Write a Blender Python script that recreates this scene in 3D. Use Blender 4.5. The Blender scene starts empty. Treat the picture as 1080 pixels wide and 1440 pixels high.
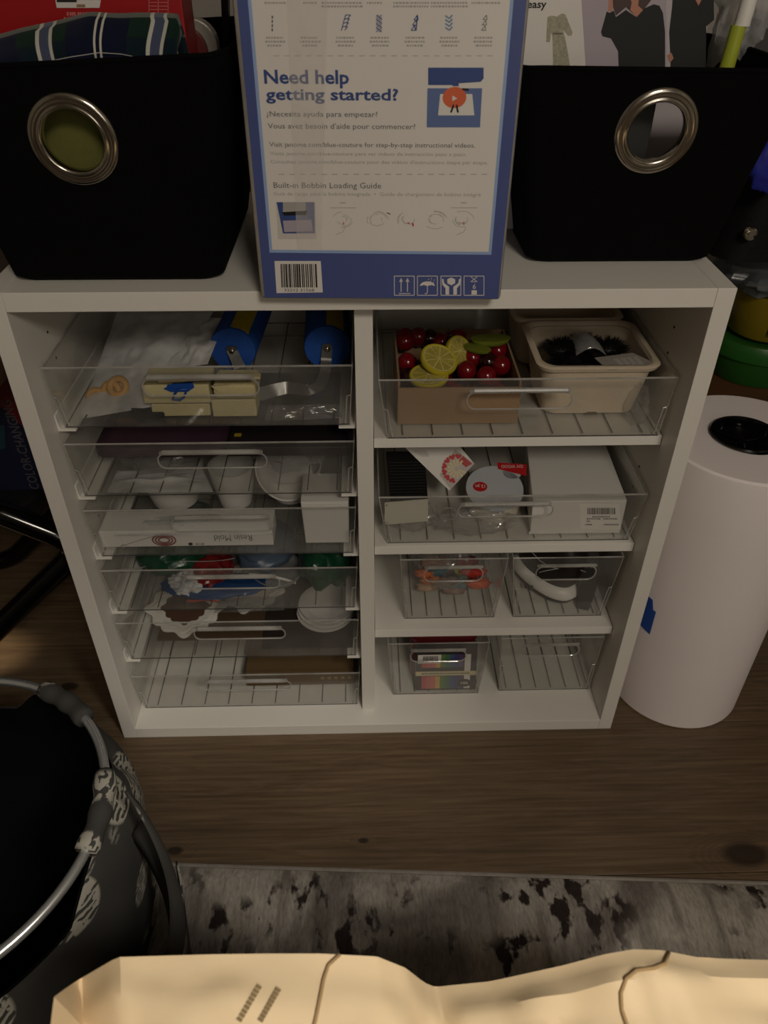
import bpy, bmesh, math, random
from mathutils import Vector as V, Matrix, noise
random.seed(7)
C = bpy.context.scene.collection
S = bpy.context.scene
# ------------------------------------------------------------------ camera
CAM = V((0.00117, -0.9437, 1.27031)); YAW, PITCH, ROLL, FPX = 0.02786, 0.65537, 0.0041, 1095.458
cf = V((math.sin(YAW)*math.cos(PITCH), math.cos(YAW)*math.cos(PITCH), -math.sin(PITCH)))
r0 = V((math.cos(YAW), -math.sin(YAW), 0)); u0 = r0.cross(cf)
cr = r0*math.cos(ROLL)+u0*math.sin(ROLL); cu = -r0*math.sin(ROLL)+u0*math.cos(ROLL)
cam_d = bpy.data.cameras.new('camera'); cam = bpy.data.objects.new('camera', cam_d); C.objects.link(cam)
cam_d.sensor_fit = 'VERTICAL'; cam_d.sensor_height = 36.0; cam_d.lens = 36.0*FPX/1440.0
cam_d.dof.use_dof = True; cam_d.dof.focus_distance = 1.08; cam_d.dof.aperture_fstop = 7.0; cam_d.clip_start = 0.02; cam_d.clip_end = 50
cam.matrix_world = Matrix(((cr.x, cu.x, -cf.x, CAM.x), (cr.y, cu.y, -cf.y, CAM.y), (cr.z, cu.z, -cf.z, CAM.z), (0, 0, 0, 1)))
S.camera = cam
def ray(px, py): return cf+cr*((px-540)/FPX)-cu*((py-720)/FPX)
def P(px, py, **k):
    (a, v), = k.items(); i = 'xyz'.index(a); d = ray(px, py); return CAM+d*((v-CAM[i])/d[i])
# ------------------------------------------------------------------ world, lights, exposure
S.view_settings.view_transform = 'Standard'; S.view_settings.look = 'None'
S.view_settings.exposure = 0.0; S.view_settings.gamma = 1.0; S.view_settings.use_curve_mapping = False
w = bpy.data.worlds.new('world'); S.world = w; w.use_nodes = True
w.node_tree.nodes['Background'].inputs[0].default_value = (0.5, 0.55, 0.65, 1); w.node_tree.nodes['Background'].inputs[1].default_value = 0.02
S.cycles.transparent_max_bounces = 32; S.cycles.max_bounces = 8
def lamp(name, typ, loc, target, energy, color, size=.3, **k):
    d = bpy.data.lights.new(name, typ); d.energy = energy; d.color = color
    if typ == 'AREA': d.shape = 'DISK'; d.size = size
    else: d.shadow_soft_size = size
    for a, b in k.items(): setattr(d, a, b)
    o = bpy.data.objects.new(name, d); C.objects.link(o); o.location = loc
    o.rotation_euler = (V(target)-V(loc)).to_track_quat('-Z', 'Y').to_euler(); return o
lamp('ceiling_lamp', 'AREA', (0.55, -2.20, 2.42), (0.1, -0.1, 0.3), 26, (1, .90, .76), .55)
lamp('room_fill', 'AREA', (0.75, -2.35, 1.45), (0.25, 0, 0.55), 3.5, (1, .90, .78), .9)  # unseen fill light added to imitate soft low light from the room
lamp('bag_spot', 'SPOT', (0.55, -1.30, 1.80), (0.04, -.78, .60), 52, (1, .93, .82), .12, spot_size=math.radians(40), spot_blend=.6)  # unseen spot added to brighten the paper bag
lamp('corner_lamp', 'SPOT', (-1.48, 0.14, .40), (-0.885, 0.215, 0), 34, (1, .80, .55), .02, spot_size=math.radians(12), spot_blend=.25)
# ------------------------------------------------------------------ materials
def hx(h, k=1.0):
    h = h.lstrip('#'); o = []
    for i in (0, 2, 4):
        c = int(h[i:i+2], 16)/255; o.append(min(1, (c/12.92 if c <= .04045 else ((c+.055)/1.055)**2.4)*k))
    return (*o, 1)
MATS = {}
def N(nt, typ, **k):
    n = nt.nodes.new(typ)
    for a, b in k.items(): setattr(n, a, b)
    return n
def M(name, col, rough=.5, metal=0, var=0, vscale=8, bump=0, bscale=60, spec=.5, stretch=(1, 1, 1), coat=0, sheen=0):
    if name in MATS: return MATS[name]
    m = bpy.data.materials.new(name); m.use_nodes = True; nt = m.node_tree; b = nt.nodes['Principled BSDF']; L = nt.links.new
    if isinstance(col, str): col = hx(col)
    b.inputs['Base Color'].default_value = col; b.inputs['Roughness'].default_value = rough; b.inputs['Metallic'].default_value = metal
    b.inputs['Specular IOR Level'].default_value = spec; b.inputs['Coat Weight'].default_value = coat; b.inputs['Sheen Weight'].default_value = sheen
    tc = N(nt, 'ShaderNodeTexCoord'); mp = N(nt, 'ShaderNodeMapping'); mp.inputs['Scale'].default_value = stretch
    L(tc.outputs['Object'], mp.inputs['Vector'])
    n = N(nt, 'ShaderNodeTexNoise'); n.inputs['Scale'].default_value = vscale; n.inputs['Detail'].default_value = 5
    L(mp.outputs[0], n.inputs['Vector'])
    r = N(nt, 'ShaderNodeMapRange'); r.inputs[1].default_value = .3; r.inputs[2].default_value = .7
    r.inputs[3].default_value = 1-var; r.inputs[4].default_value = 1+var*.5; L(n.outputs[0], r.inputs[0])
    mx = N(nt, 'ShaderNodeVectorMath', operation='SCALE'); mx.inputs[0].default_value = col[:3]; L(r.outputs[0], mx.inputs['Scale']); L(mx.outputs[0], b.inputs['Base Color'])
    if bump:
        n2 = N(nt, 'ShaderNodeTexNoise'); n2.inputs['Scale'].default_value = bscale; n2.inputs['Detail'].default_value = 4; L(mp.outputs[0], n2.inputs['Vector'])
        bp = N(nt, 'ShaderNodeBump'); bp.inputs['Strength'].default_value = bump; bp.inputs['Distance'].default_value = .01
        L(n2.outputs[0], bp.inputs['Height']); L(bp.outputs[0], b.inputs['Normal'])
    MATS[name] = m; return m
def CLEAR(name, tint, haze, hazecol, rough=.06, gl=.6, base=.035):
    m = bpy.data.materials.new(name); m.use_nodes = True; nt = m.node_tree; nt.nodes.clear(); L = nt.links.new
    out = N(nt, 'ShaderNodeOutputMaterial'); tr = N(nt, 'ShaderNodeBsdfTransparent'); tr.inputs[0].default_value = (*tint, 1)
    g = N(nt, 'ShaderNodeBsdfGlossy'); g.inputs['Roughness'].default_value = rough; g.inputs[0].default_value = (.95, .95, .95, 1)
    d = N(nt, 'ShaderNodeBsdfDiffuse'); d.inputs[0].default_value = (*hazecol, 1)
    lw = N(nt, 'ShaderNodeLayerWeight'); pw = N(nt, 'ShaderNodeMath', operation='POWER'); pw.inputs[1].default_value = 4; L(lw.outputs['Facing'], pw.inputs[0])
    ml = N(nt, 'ShaderNodeMath', operation='MULTIPLY_ADD'); ml.inputs[1].default_value = gl; ml.inputs[2].default_value = base; L(pw.outputs[0], ml.inputs[0])
    a = N(nt, 'ShaderNodeMixShader'); L(ml.outputs[0], a.inputs[0]); L(tr.outputs[0], a.inputs[1]); L(g.outputs[0], a.inputs[2])
    tc = N(nt, 'ShaderNodeTexCoord'); nz = N(nt, 'ShaderNodeTexNoise'); nz.inputs['Scale'].default_value = 14; nz.inputs['Detail'].default_value = 6; L(tc.outputs['Object'], nz.inputs['Vector'])
    mr = N(nt, 'ShaderNodeMapRange'); mr.inputs[1].default_value = .3; mr.inputs[2].default_value = .7; mr.inputs[3].default_value = haze*.4; mr.inputs[4].default_value = haze*1.5; L(nz.outputs[0], mr.inputs[0])
    b = N(nt, 'ShaderNodeMixShader'); L(mr.outputs[0], b.inputs[0]); L(a.outputs[0], b.inputs[1]); L(d.outputs[0], b.inputs[2]); L(b.outputs[0], out.inputs[0])
    MATS[name] = m; return m
clear = CLEAR('clear_plastic', (.967, .967, .962), .038, (.7, .68, .64))
edge = CLEAR('plastic_edge', (.75, .75, .73), .42, (.62, .6, .57), .12, .5, .12)
edged = CLEAR('plastic_edge_dark', (.35, .34, .33), .3, (.16, .155, .15), .2, .3, .05)
film = CLEAR('clear_film', (.93, .93, .93), .10, (.7, .69, .68), .12, .5, .08)
frost = CLEAR('frosted_film', (.86, .86, .86), .40, (.66, .66, .66), .3, .35, .05)
white = M('white_laminate', '#dedad2', .45, var=.02, vscale=3, spec=.4)
white2 = M('white_plastic', '#e6e3dc', .4)
card_w = M('white_card', '#d9d6d0', .7, var=.03, vscale=5)
print_w = M('print_white', '#d8d3cd', .45, var=.05, vscale=4)
blue = M('print_blue', '#46538a', .4, var=.08, vscale=5)
blue_l = M('print_light_blue', '#8fa6cf', .45)
blue_d = M('print_dark_blue', '#2f4680', .5)
ink = M('print_grey_ink', '#5a5a5e', .6); ink_l = M('print_pale_ink', '#a09c98', .6); black = M('print_black', '#151515', .6)
orange = M('print_orange', '#d0603a', .5); red = M('print_red', '#b3161c', .5)
kraft = M('kraft_cardboard', '#94785a', .8, var=.12, vscale=6, bump=.05, bscale=90)
fabric_b = M('black_fabric', '#070708', .95, var=.2, vscale=40, bump=.15, bscale=400, spec=.1)
silver = M('silver_metal', '#c2bbae', .18, 1, var=.1, vscale=20)
steel = M('grey_metal', '#7d7c7a', .35, .8)
dark = M('dark_plastic', '#141414', .4)
gloss_b = M('black_gloss', '#060606', .12)
hole_m = M('hole_dark', '#1a1712', .9)
# ------------------------------------------------------------------ mesh helpers
OFF = {}
class Face:
    def __init__(s, o, u, v):
        s.o = V(o); s.u = V(u).normalized(); s.v = V(v).normalized(); s.n = s.u.cross(s.v).normalized()
    def pt(s, a, b, c=0): return s.o+s.u*a+s.v*b+s.n*c
    def uv(s, px, py):
        d = ray(px, py); t = (s.o-CAM).dot(s.n)/d.dot(s.n); q = CAM+d*t-s.o; return (q.dot(s.u), q.dot(s.v))
def rr2(x0, x1, y0, y1, r, n=5):
    o = []
    for cx, cy, a in ((x1-r, y0+r, -90), (x1-r, y1-r, 0), (x0+r, y1-r, 90), (x0+r, y0+r, 180)):
        for i in range(n+1): t = math.radians(a+90*i/n); o.append((cx+r*math.cos(t), cy+r*math.sin(t)))
    return o
class MB:
    def __init__(s): s.v = []; s.f = []; s.m = []; s.uvs = {}
    def add(s, vs, fs, mi=0):
        b = len(s.v); s.v += [V(q) for q in vs]; s.f += [tuple(b+i for i in f) for f in fs]; s.m += [mi]*len(fs); return s
    def hexa(s, q, mi=0): return s.add(q, [(3, 2, 1, 0), (4, 5, 6, 7), (0, 1, 5, 4), (1, 2, 6, 5), (2, 3, 7, 6), (3, 0, 4, 7)], mi)
    def box(s, x0, x1, y0, y1, z0, z1, mi=0):
        return s.hexa([(x0, y0, z0), (x1, y0, z0), (x1, y1, z0), (x0, y1, z0), (x0, y0, z1), (x1, y0, z1), (x1, y1, z1), (x0, y1, z1)], mi)
    def fbox(s, F, u0, u1, v0, v1, w0, w1, mi=0):
        q = [F.pt(a, b, w0) for a, b in ((u0, v0), (u1, v0), (u1, v1), (u0, v1))]+[F.pt(a, b, w1) for a, b in ((u0, v0), (u1, v0), (u1, v1), (u0, v1))]
        return s.hexa(q, mi)
    def slab(s, p0, p1, p2, p3, t, mi=0):
        p0, p1, p2, p3 = map(V, (p0, p1, p2, p3)); n = (p1-p0).cross(p3-p0).normalized()*t
        return s.hexa([p0-n, p1-n, p2-n, p3-n, p0, p1, p2, p3], mi)
    def prism(s, F, poly, w0, w1, mi=0):
        n = len(poly)
        if sum(poly[i][0]*poly[(i+1) % n][1]-poly[(i+1) % n][0]*poly[i][1] for i in range(n)) < 0: poly = poly[::-1]
        vs = [F.pt(a, b, w0) for a, b in poly]+[F.pt(a, b, w1) for a, b in poly]
        return s.add(vs, [tuple(range(n-1, -1, -1)), tuple(range(n, 2*n))]+[(i, (i+1) % n, n+(i+1) % n, n+i) for i in range(n)], mi)
    def pprism(s, F, pix, w0, w1, mi=0): return s.prism(F, [F.uv(*q) for q in pix], w0, w1, mi)
    def slab_hole(s, p0, p1, p2, p3, t, hole):
        p0, p1, p2, p3 = map(V, (p0, p1, p2, p3)); n = (p1-p0).cross(p3-p0).normalized()*t
        pt = lambda u, v: (p0*(1-u)+p1*u)*(1-v)+(p3*(1-u)+p2*u)*v
        k = len(hole); cx = sum(h[0] for h in hole)/k; cy = sum(h[1] for h in hole)/k; out = []
        for a, b in hole:
            dx, dy = a-cx, b-cy
            tt = min(((1-cx)/dx if dx > 1e-9 else (-cx/dx if dx < -1e-9 else 1e9)), ((1-cy)/dy if dy > 1e-9 else (-cy/dy if dy < -1e-9 else 1e9)))
            out.append([cx+dx*tt, cy+dy*tt])
        for c in ((0, 0), (1, 0), (1, 1), (0, 1)):
            i = min(range(k), key=lambda i: (out[i][0]-c[0])**2+(out[i][1]-c[1])**2); out[i] = list(c)
        vs = [pt(*o) for o in out]+[pt(*h) for h in hole]; vs += [q-n for q in vs]; fs = []
        for i in range(k):
            j = (i+1) % k
            fs += [(i, j, k+j, k+i), (2*k+j, 2*k+i, 3*k+i, 3*k+j), (k+i, k+j, 3*k+j, 3*k+i), (j, i, 2*k+i, 2*k+j)]
        return s.add(vs, fs)
    def tube(s, path, r, n=8, closed=False, mi=0):
        path = [V(q) for q in path]; k = len(path); b = len(s.v); up = None; R = r if callable(r) else (lambda t: r)
        for i, q in enumerate(path):
            a = path[(i-1) % k] if (closed or i > 0) else q; c = path[(i+1) % k] if (closed or i < k-1) else q
            t = (c-a).normalized()
            if up is None: up = t.orthogonal().normalized()
            up = (up-t*up.dot(t)).normalized(); sd = t.cross(up)
            for j in range(n): an = 2*math.pi*j/n; s.v.append(q+(up*math.cos(an)+sd*math.sin(an))*R(i/max(1, k-1)))
        for i in range(k if closed else k-1):
            for j in range(n):
                i2 = (i+1) % k; s.f.append((b+i*n+j, b+i*n+(j+1) % n, b+i2*n+(j+1) % n, b+i2*n+j)); s.m.append(mi)
        if not closed:
            s.f += [tuple(b+j for j in range(n-1, -1, -1)), tuple(b+(k-1)*n+j for j in range(n))]; s.m += [mi, mi]
        return s
    def loft(s, loops, cap0=True, cap1=True, mi=0):
        n = len(loops[0]); b = len(s.v)
        for l in loops: s.v += [V(q) for q in l]
        for i in range(len(loops)-1):
            for j in range(n): s.f.append((b+i*n+j, b+i*n+(j+1) % n, b+(i+1)*n+(j+1) % n, b+(i+1)*n+j)); s.m.append(mi)
        if cap0: s.f.append(tuple(b+j for j in range(n-1, -1, -1))); s.m.append(mi)
        if cap1: s.f.append(tuple(b+(len(loops)-1)*n+j for j in range(n))); s.m.append(mi)
        return s
    def lathe(s, prof, o=(0, 0, 0), ax=(0, 0, 1), n=24, mi=0, caps=True):
        ax = V(ax).normalized(); a = ax.orthogonal().normalized(); c = ax.cross(a); o = V(o)
        return s.loft([[o+ax*z+(a*math.cos(2*math.pi*j/n)+c*math.sin(2*math.pi*j/n))*max(r, 1e-5) for j in range(n)] for r, z in prof], caps, caps, mi)
    def ell(s, c, r, nu=16, nv=10, fn=None, rot=None, mi=0):
        c = V(c); loops = []
        for i in range(nv+1):
            a = math.pi*(i/nv)-math.pi/2; l = []
            for j in range(nu):
                b = 2*math.pi*j/nu; d = V((math.cos(a)*math.cos(b), math.cos(a)*math.sin(b), math.sin(a)))
                if abs(math.cos(a)) < 1e-4: d = V((1e-4*math.cos(b), 1e-4*math.sin(b), math.sin(a)))
                q = V((d.x*r[0], d.y*r[1], d.z*r[2]))*(fn(d) if fn else 1)
                if rot: q = rot @ q
                l.append(c+q)
            loops.append(l)
        return s.loft(loops, True, True, mi)
    def grid(s, fn, nu, nv, t=0, mi=0, uvf=None):
        g = [[V(fn(i/nu, j/nv)) for i in range(nu+1)] for j in range(nv+1)]; b = len(s.v); W = nu+1
        for j in range(nv+1):
            for i in range(W):
                s.v.append(g[j][i])
                s.uvs[len(s.v)-1] = (i/nu, j/nv)
        for j in range(nv):
            for i in range(nu): s.f.append((b+j*W+i, b+j*W+i+1, b+(j+1)*W+i+1, b+(j+1)*W+i)); s.m.append(mi)
        if t:
            nr = []
            for j in range(nv+1):
                for i in range(W):
                    du = g[j][min(i+1, nu)]-g[j][max(i-1, 0)]; dv = g[min(j+1, nv)][i]-g[max(j-1, 0)][i]; nr.append(du.cross(dv).normalized())
            b2 = len(s.v); K = W*(nv+1)
            for k in range(K): s.v.append(s.v[b+k]-nr[k]*t); s.uvs[len(s.v)-1] = s.uvs[b+k]
            for j in range(nv):
                for i in range(nu): s.f.append((b2+(j+1)*W+i, b2+(j+1)*W+i+1, b2+j*W+i+1, b2+j*W+i)); s.m.append(mi)
            bd = [i for i in range(W)]+[j*W+nu for j in range(1, nv+1)]+[nv*W+i for i in range(nu-1, -1, -1)]+[j*W for j in range(nv-1, 0, -1)]
            for q in range(len(bd)): a, c = bd[q], bd[(q+1) % len(bd)]; s.f.append((b+c, b+a, b2+a, b2+c)); s.m.append(mi)
        return s
    def build(s, name, mat, parent=None, label=None, cat=None, group=None, kind=None, smooth=False, bevel=0, auto=None):
        if parent is not None: o = OFF[parent]
        else:
            lo = [min(q[i] for q in s.v) for i in range(3)]; hi = [max(q[i] for q in s.v) for i in range(3)]; o = V(((lo[0]+hi[0])/2, (lo[1]+hi[1])/2, lo[2]))
        me = bpy.data.meshes.new(name); me.from_pydata([q-o for q in s.v], [], s.f)
        for m in (mat if isinstance(mat, (list, tuple)) else [mat]): me.materials.append(m)
        for p, mi in zip(me.polygons, s.m): p.material_index = mi; p.use_smooth = smooth
        if s.uvs:
            ul = me.uv_layers.new(name='UVMap')
            for lp in me.loops: ul.data[lp.index].uv = s.uvs.get(lp.vertex_index, (0, 0))
        me.update()
        ob = bpy.data.objects.new(name, me); C.objects.link(ob)
        if parent is not None: ob.parent = parent
        else: ob.location = o
        OFF[ob] = o
        if bevel:
            bv = ob.modifiers.new('bevel', 'BEVEL'); bv.width = bevel; bv.segments = 2; bv.limit_method = 'ANGLE'
        if smooth and auto is None: pass
        if auto:
            try: me.set_sharp_from_angle(angle=math.radians(auto))
            except Exception: pass
        tag(ob, label, cat, group, kind); return ob
def tag(o, label=None, cat=None, group=None, kind=None):
    if label: o['label'] = label
    if cat: o['category'] = cat
    if group: o['group'] = group
    if kind: o['kind'] = kind
    return o
def thing(name, label, cat, loc, group=None):
    o = bpy.data.objects.new(name, None); o.empty_display_size = .05; C.objects.link(o); o.location = loc; OFF[o] = V(loc); return tag(o, label, cat, group)
def copy_tree(o, parent=None):
    c = o.copy(); C.objects.link(c)
    if parent is not None: c.parent = parent
    for ch in list(o.children): copy_tree(ch, c)
    return c
def text_mb(mb, F, s, px0, px1, pyb, pyt, w0=.0003, w1=.0006, mi=0, bold=0, uvbox=None, rot=0):
    """lettering laid flat on face F, fitted between pixels or the uv box (u0,u1,v0,v1)"""
    cu_ = bpy.data.curves.new('t', 'FONT'); cu_.body = s; cu_.offset = bold; cu_.resolution_u = 2; ob = bpy.data.objects.new('t', cu_)
    me = bpy.data.meshes.new_from_object(ob); vs = [(q.co.x, q.co.y) for q in me.vertices]
    fs = [tuple(p.vertices) for p in me.polygons]
    bpy.data.objects.remove(ob); bpy.data.curves.remove(cu_); bpy.data.meshes.remove(me)
    if not vs: return
    x0 = min(q[0] for q in vs); x1 = max(q[0] for q in vs); y0, y1 = 0.0, .70   # cap height of the built-in font
    if uvbox: a0, a1, b0, b1 = uvbox
    else: a0, b0 = F.uv(px0, pyb); a1, _ = F.uv(px1, pyb); _, b1 = F.uv(px0, pyt)
    out = []
    for x, y in vs:
        p_, q_ = (x-x0)/(x1-x0), (y-y0)/(y1-y0)
        if rot == 180: p_, q_ = 1-p_, 1-q_
        if rot == 90: p_, q_ = 1-q_, p_
        out.append(F.pt(a0+(a1-a0)*p_, b0+(b1-b0)*q_, w1))
    mb.add(out, fs, mi)
def rrl(cx, cy, z, wx, wy, r, n=5, zf=None):
    return [V((x, y, z+(zf(x, y) if zf else 0))) for x, y in rr2(cx-wx/2, cx+wx/2, cy-wy/2, cy+wy/2, r, n)]
def nz(q, s=1.0): return noise.noise(V(q)*s)
# ------------------------------------------------------------------ room
X0, X1, Y0, Y1, ZC = -1.7, 1.8, -2.6, .82, 2.5
wall_m = M('wall_paint', '#9d978f', .85, var=.04, vscale=2, bump=.02, bscale=150)
ceil_m = M('ceiling_paint', '#d8d4cc', .9, var=.02, vscale=2)
def struct(name, mb, m): return mb.build(name, m, kind='structure')
struct('wall_back', MB().box(X0, X1, Y1, Y1+.1, 0, ZC), wall_m)
struct('wall_left', MB().box(X0-.1, X0, Y0, Y1, 0, ZC), wall_m)
struct('wall_right', MB().box(X1, X1+.1, Y0, Y1, 0, ZC), wall_m)
struct('wall_front', MB().box(X0, X1, Y0-.1, Y0, 0, ZC), wall_m)
struct('ceiling', MB().box(X0, X1, Y0, Y1, ZC, ZC+.1), ceil_m)
struct('baseboard_back', MB().box(X0, X1, Y1-.015, Y1, 0, .09), M('baseboard_paint', '#cfcac2', .5))
floor = MB().box(X0, X1, Y0, Y1, -.05, -.004).build('floor', M('subfloor', '#1c130c', .9), kind='structure')
OFF[floor] = V(floor.location)
def wood_mat():
    m = bpy.data.materials.new('wood_plank'); m.use_nodes = True; nt = m.node_tree; L = nt.links.new; b = nt.nodes['Principled BSDF']
    g = N(nt, 'ShaderNodeNewGeometry'); oi = N(nt, 'ShaderNodeObjectInfo')
    mp = N(nt, 'ShaderNodeMapping'); mp.inputs['Scale'].default_value = (1.2, 14, 1)
    va = N(nt, 'ShaderNodeVectorMath', operation='MULTIPLY_ADD'); va.inputs[1].default_value = (1, 1, 1)
    cb = N(nt, 'ShaderNodeCombineXYZ'); rm = N(nt, 'ShaderNodeMath', operation='MULTIPLY'); rm.inputs[1].default_value = 9; L(oi.outputs['Random'], rm.inputs[0]); L(rm.outputs[0], cb.inputs[0]); L(rm.outputs[0], cb.inputs[2])
    L(g.outputs['Position'], va.inputs[0]); L(cb.outputs[0], va.inputs[2]); L(va.outputs[0], mp.inputs['Vector'])
    # knots pull the grain around them
    tot = None
    for kx, ky, r in ((.640, -.262, .040), (-.334, -.233, .014), (-.012, -.222, .009), (-.62, .13, .02)):
        d = N(nt, 'ShaderNodeVectorMath', operation='SUBTRACT'); d.inputs[1].default_value = (kx, ky, 0); L(g.outputs['Position'], d.inputs[0])
        sc = N(nt, 'ShaderNodeVectorMath', operation='MULTIPLY'); sc.inputs[1].default_value = (.55/r, 1.0/r, 0); L(d.outputs[0], sc.inputs[0])
        ln = N(nt, 'ShaderNodeVectorMath', operation='LENGTH'); L(sc.outputs[0], ln.inputs[0])
        mr = N(nt, 'ShaderNodeMapRange'); mr.interpolation_type = 'SMOOTHSTEP'; mr.inputs[1].default_value = 0; mr.inputs[2].default_value = 1.6; mr.inputs[3].default_value = 1; mr.inputs[4].default_value = 0; L(ln.outputs['Value'], mr.inputs[0])
        if tot is None: tot = mr.outputs[0]
        else: a = N(nt, 'ShaderNodeMath', operation='ADD'); L(tot, a.inputs[0]); L(mr.outputs[0], a.inputs[1]); tot = a.outputs[0]
    n1 = N(nt, 'ShaderNodeTexNoise'); n1.inputs['Scale'].default_value = 2.2; n1.inputs['Detail'].default_value = 4; n1.inputs['Distortion'].default_value = 1.2; L(mp.outputs[0], n1.inputs['Vector'])
    ad = N(nt, 'ShaderNodeMath', operation='MULTIPLY_ADD'); ad.inputs[1].default_value = .9; L(tot, ad.inputs[0]); L(n1.outputs[0], ad.inputs[2])
    mu = N(nt, 'ShaderNodeMath', operation='MULTIPLY'); mu.inputs[1].default_value = 42; L(ad.outputs[0], mu.inputs[0])
    sn = N(nt, 'ShaderNodeMath', operation='SINE'); L(mu.outputs[0], sn.inputs[0])
    mp2 = N(nt, 'ShaderNodeMapping'); mp2.inputs['Scale'].default_value = (5, 150, 1); L(va.outputs[0], mp2.inputs['Vector'])
    n2 = N(nt, 'ShaderNodeTexNoise'); n2.inputs['Scale'].default_value = 1; n2.inputs['Detail'].default_value = 3; L(mp2.outputs[0], n2.inputs['Vector'])
    mix = N(nt, 'ShaderNodeMath', operation='MULTIPLY_ADD'); mix.inputs[1].default_value = .07; L(sn.outputs[0], mix.inputs[0]); L(n2.outputs[0], mix.inputs[2])
    cr_ = N(nt, 'ShaderNodeValToRGB'); e = cr_.color_ramp.elements; e[0].position = .2; e[0].color = hx('#52412e'); e[1].position = .8; e[1].color = hx('#79644c'); L(mix.outputs[0], cr_.inputs[0])
    kn = N(nt, 'ShaderNodeMix', data_type='RGBA'); kn.inputs[7].default_value = hx('#22170e')
    k2 = N(nt, 'ShaderNodeMapRange'); k2.inputs[1].default_value = .62; k2.inputs[2].default_value = .85; k2.inputs[3].default_value = 0; k2.inputs[4].default_value = .85; L(tot, k2.inputs[0]); L(k2.outputs[0], kn.inputs[0]); L(cr_.outputs[0], kn.inputs[6])
    hs = N(nt, 'ShaderNodeMapRange'); hs.inputs[3].default_value = .82; hs.inputs[4].default_value = 1.15; L(oi.outputs['Random'], hs.inputs[0])
    vm = N(nt, 'ShaderNodeVectorMath', operation='SCALE'); L(kn.outputs[2], vm.inputs[0]); L(hs.outputs[0], vm.inputs['Scale']); L(vm.outputs[0], b.inputs['Base Color'])
    b.inputs['Roughness'].default_value = .5
    bp = N(nt, 'ShaderNodeBump'); bp.inputs['Strength'].default_value = .12; bp.inputs['Distance'].default_value = .004; L(mix.outputs[0], bp.inputs['Height']); L(bp.outputs[0], b.inputs['Normal'])
    return m
WOOD = wood_mat(); PW = .305; plank0 = None
for k in range(-7, 3):
    y = .012+k*PW; xs = [X0, X1] if k % 2 == 0 else [X0, X0+.75, X1]
    if k == 1: xs = [X0, -.93, X1]
    for a, b in zip(xs, xs[1:]):
        y1 = min(y+PW, Y1)
        if y1-y < .02: continue
        MB().box(a+.0006, b-.0006, max(y, Y0)+.0006, y1-.0006, -.004, 0).build('plank', WOOD, floor, bevel=.0012)
# ------------------------------------------------------------------ cabinet
H, T, ZT, DEP = .895, .025, .8695, .44
cab = thing('shelving_cabinet', 'white laminate two column cabinet filled with clear plastic trays', 'cabinet', (0, DEP/2, 0))
def part(name, m, par, *b, bevel=.0008): return MB().box(*b).build(name, m, par, bevel=bevel)
part('side_panel', white, cab, -.475, -.4502, 0, DEP, 0, H); part('side_panel', white, cab, .4502, .475, 0, DEP, 0, H)
part('top_board', white, cab, -.45, .45, 0, DEP, ZT, H); part('bottom_board', white, cab, -.45, .45, 0, DEP, 0, .027)
part('divider', white, cab, -.0125, .0125, .036, .43, .027, ZT)
part('back_panel', white, cab, -.45, .45, .432, DEP-.0005, .027, ZT)
SH = [(.629, .6455), (.4165, .4335), (.2165, .2340)]
for a, b in SH:
    sh = part('shelf', white, cab, .0135, .4492, .050, .431, a, b)
    part('edge_band', white2, sh, .0135, .4492, .0494, .0500, a+.0003, b-.0003, bevel=0)
DZ = [.671, .546, .422, .295, .170, .0275]
for z in DZ[:5]:
    for s_ in (-1, 1):
        xa = -.4498 if s_ < 0 else -.0127; d = 1 if s_ < 0 else -1
        m_ = MB(); y0, y1 = .047, .42
        pr = [(0, -.0055), (.026, -.0055), (.026, -.0025), (.004, -.0010), (.0022, .006), (.0014, .020), (0, .022)]
        loops = [[(xa+d*a, y, z+b) for a, b in (pr if d > 0 else pr[::-1])] for y in (y0, y1)]
        m_.loft(loops); m_.build('runner', white2, cab)
for px, py, x in ((948, 460, .4498), (939, 496, .4498), (899, 656, .4498), (890, 684, .4498), (872, 720, .4498), (67, 467, -.4498), (79, 503, -.4498), (139, 725, -.4498), (135, 752, -.4498)):
    q = P(px, py, x=x); MB().lathe([(.0022, -.0003), (.0022, .0003)], q, (1, 0, 0), 10).build('pin_hole', hole_m, cab)
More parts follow.
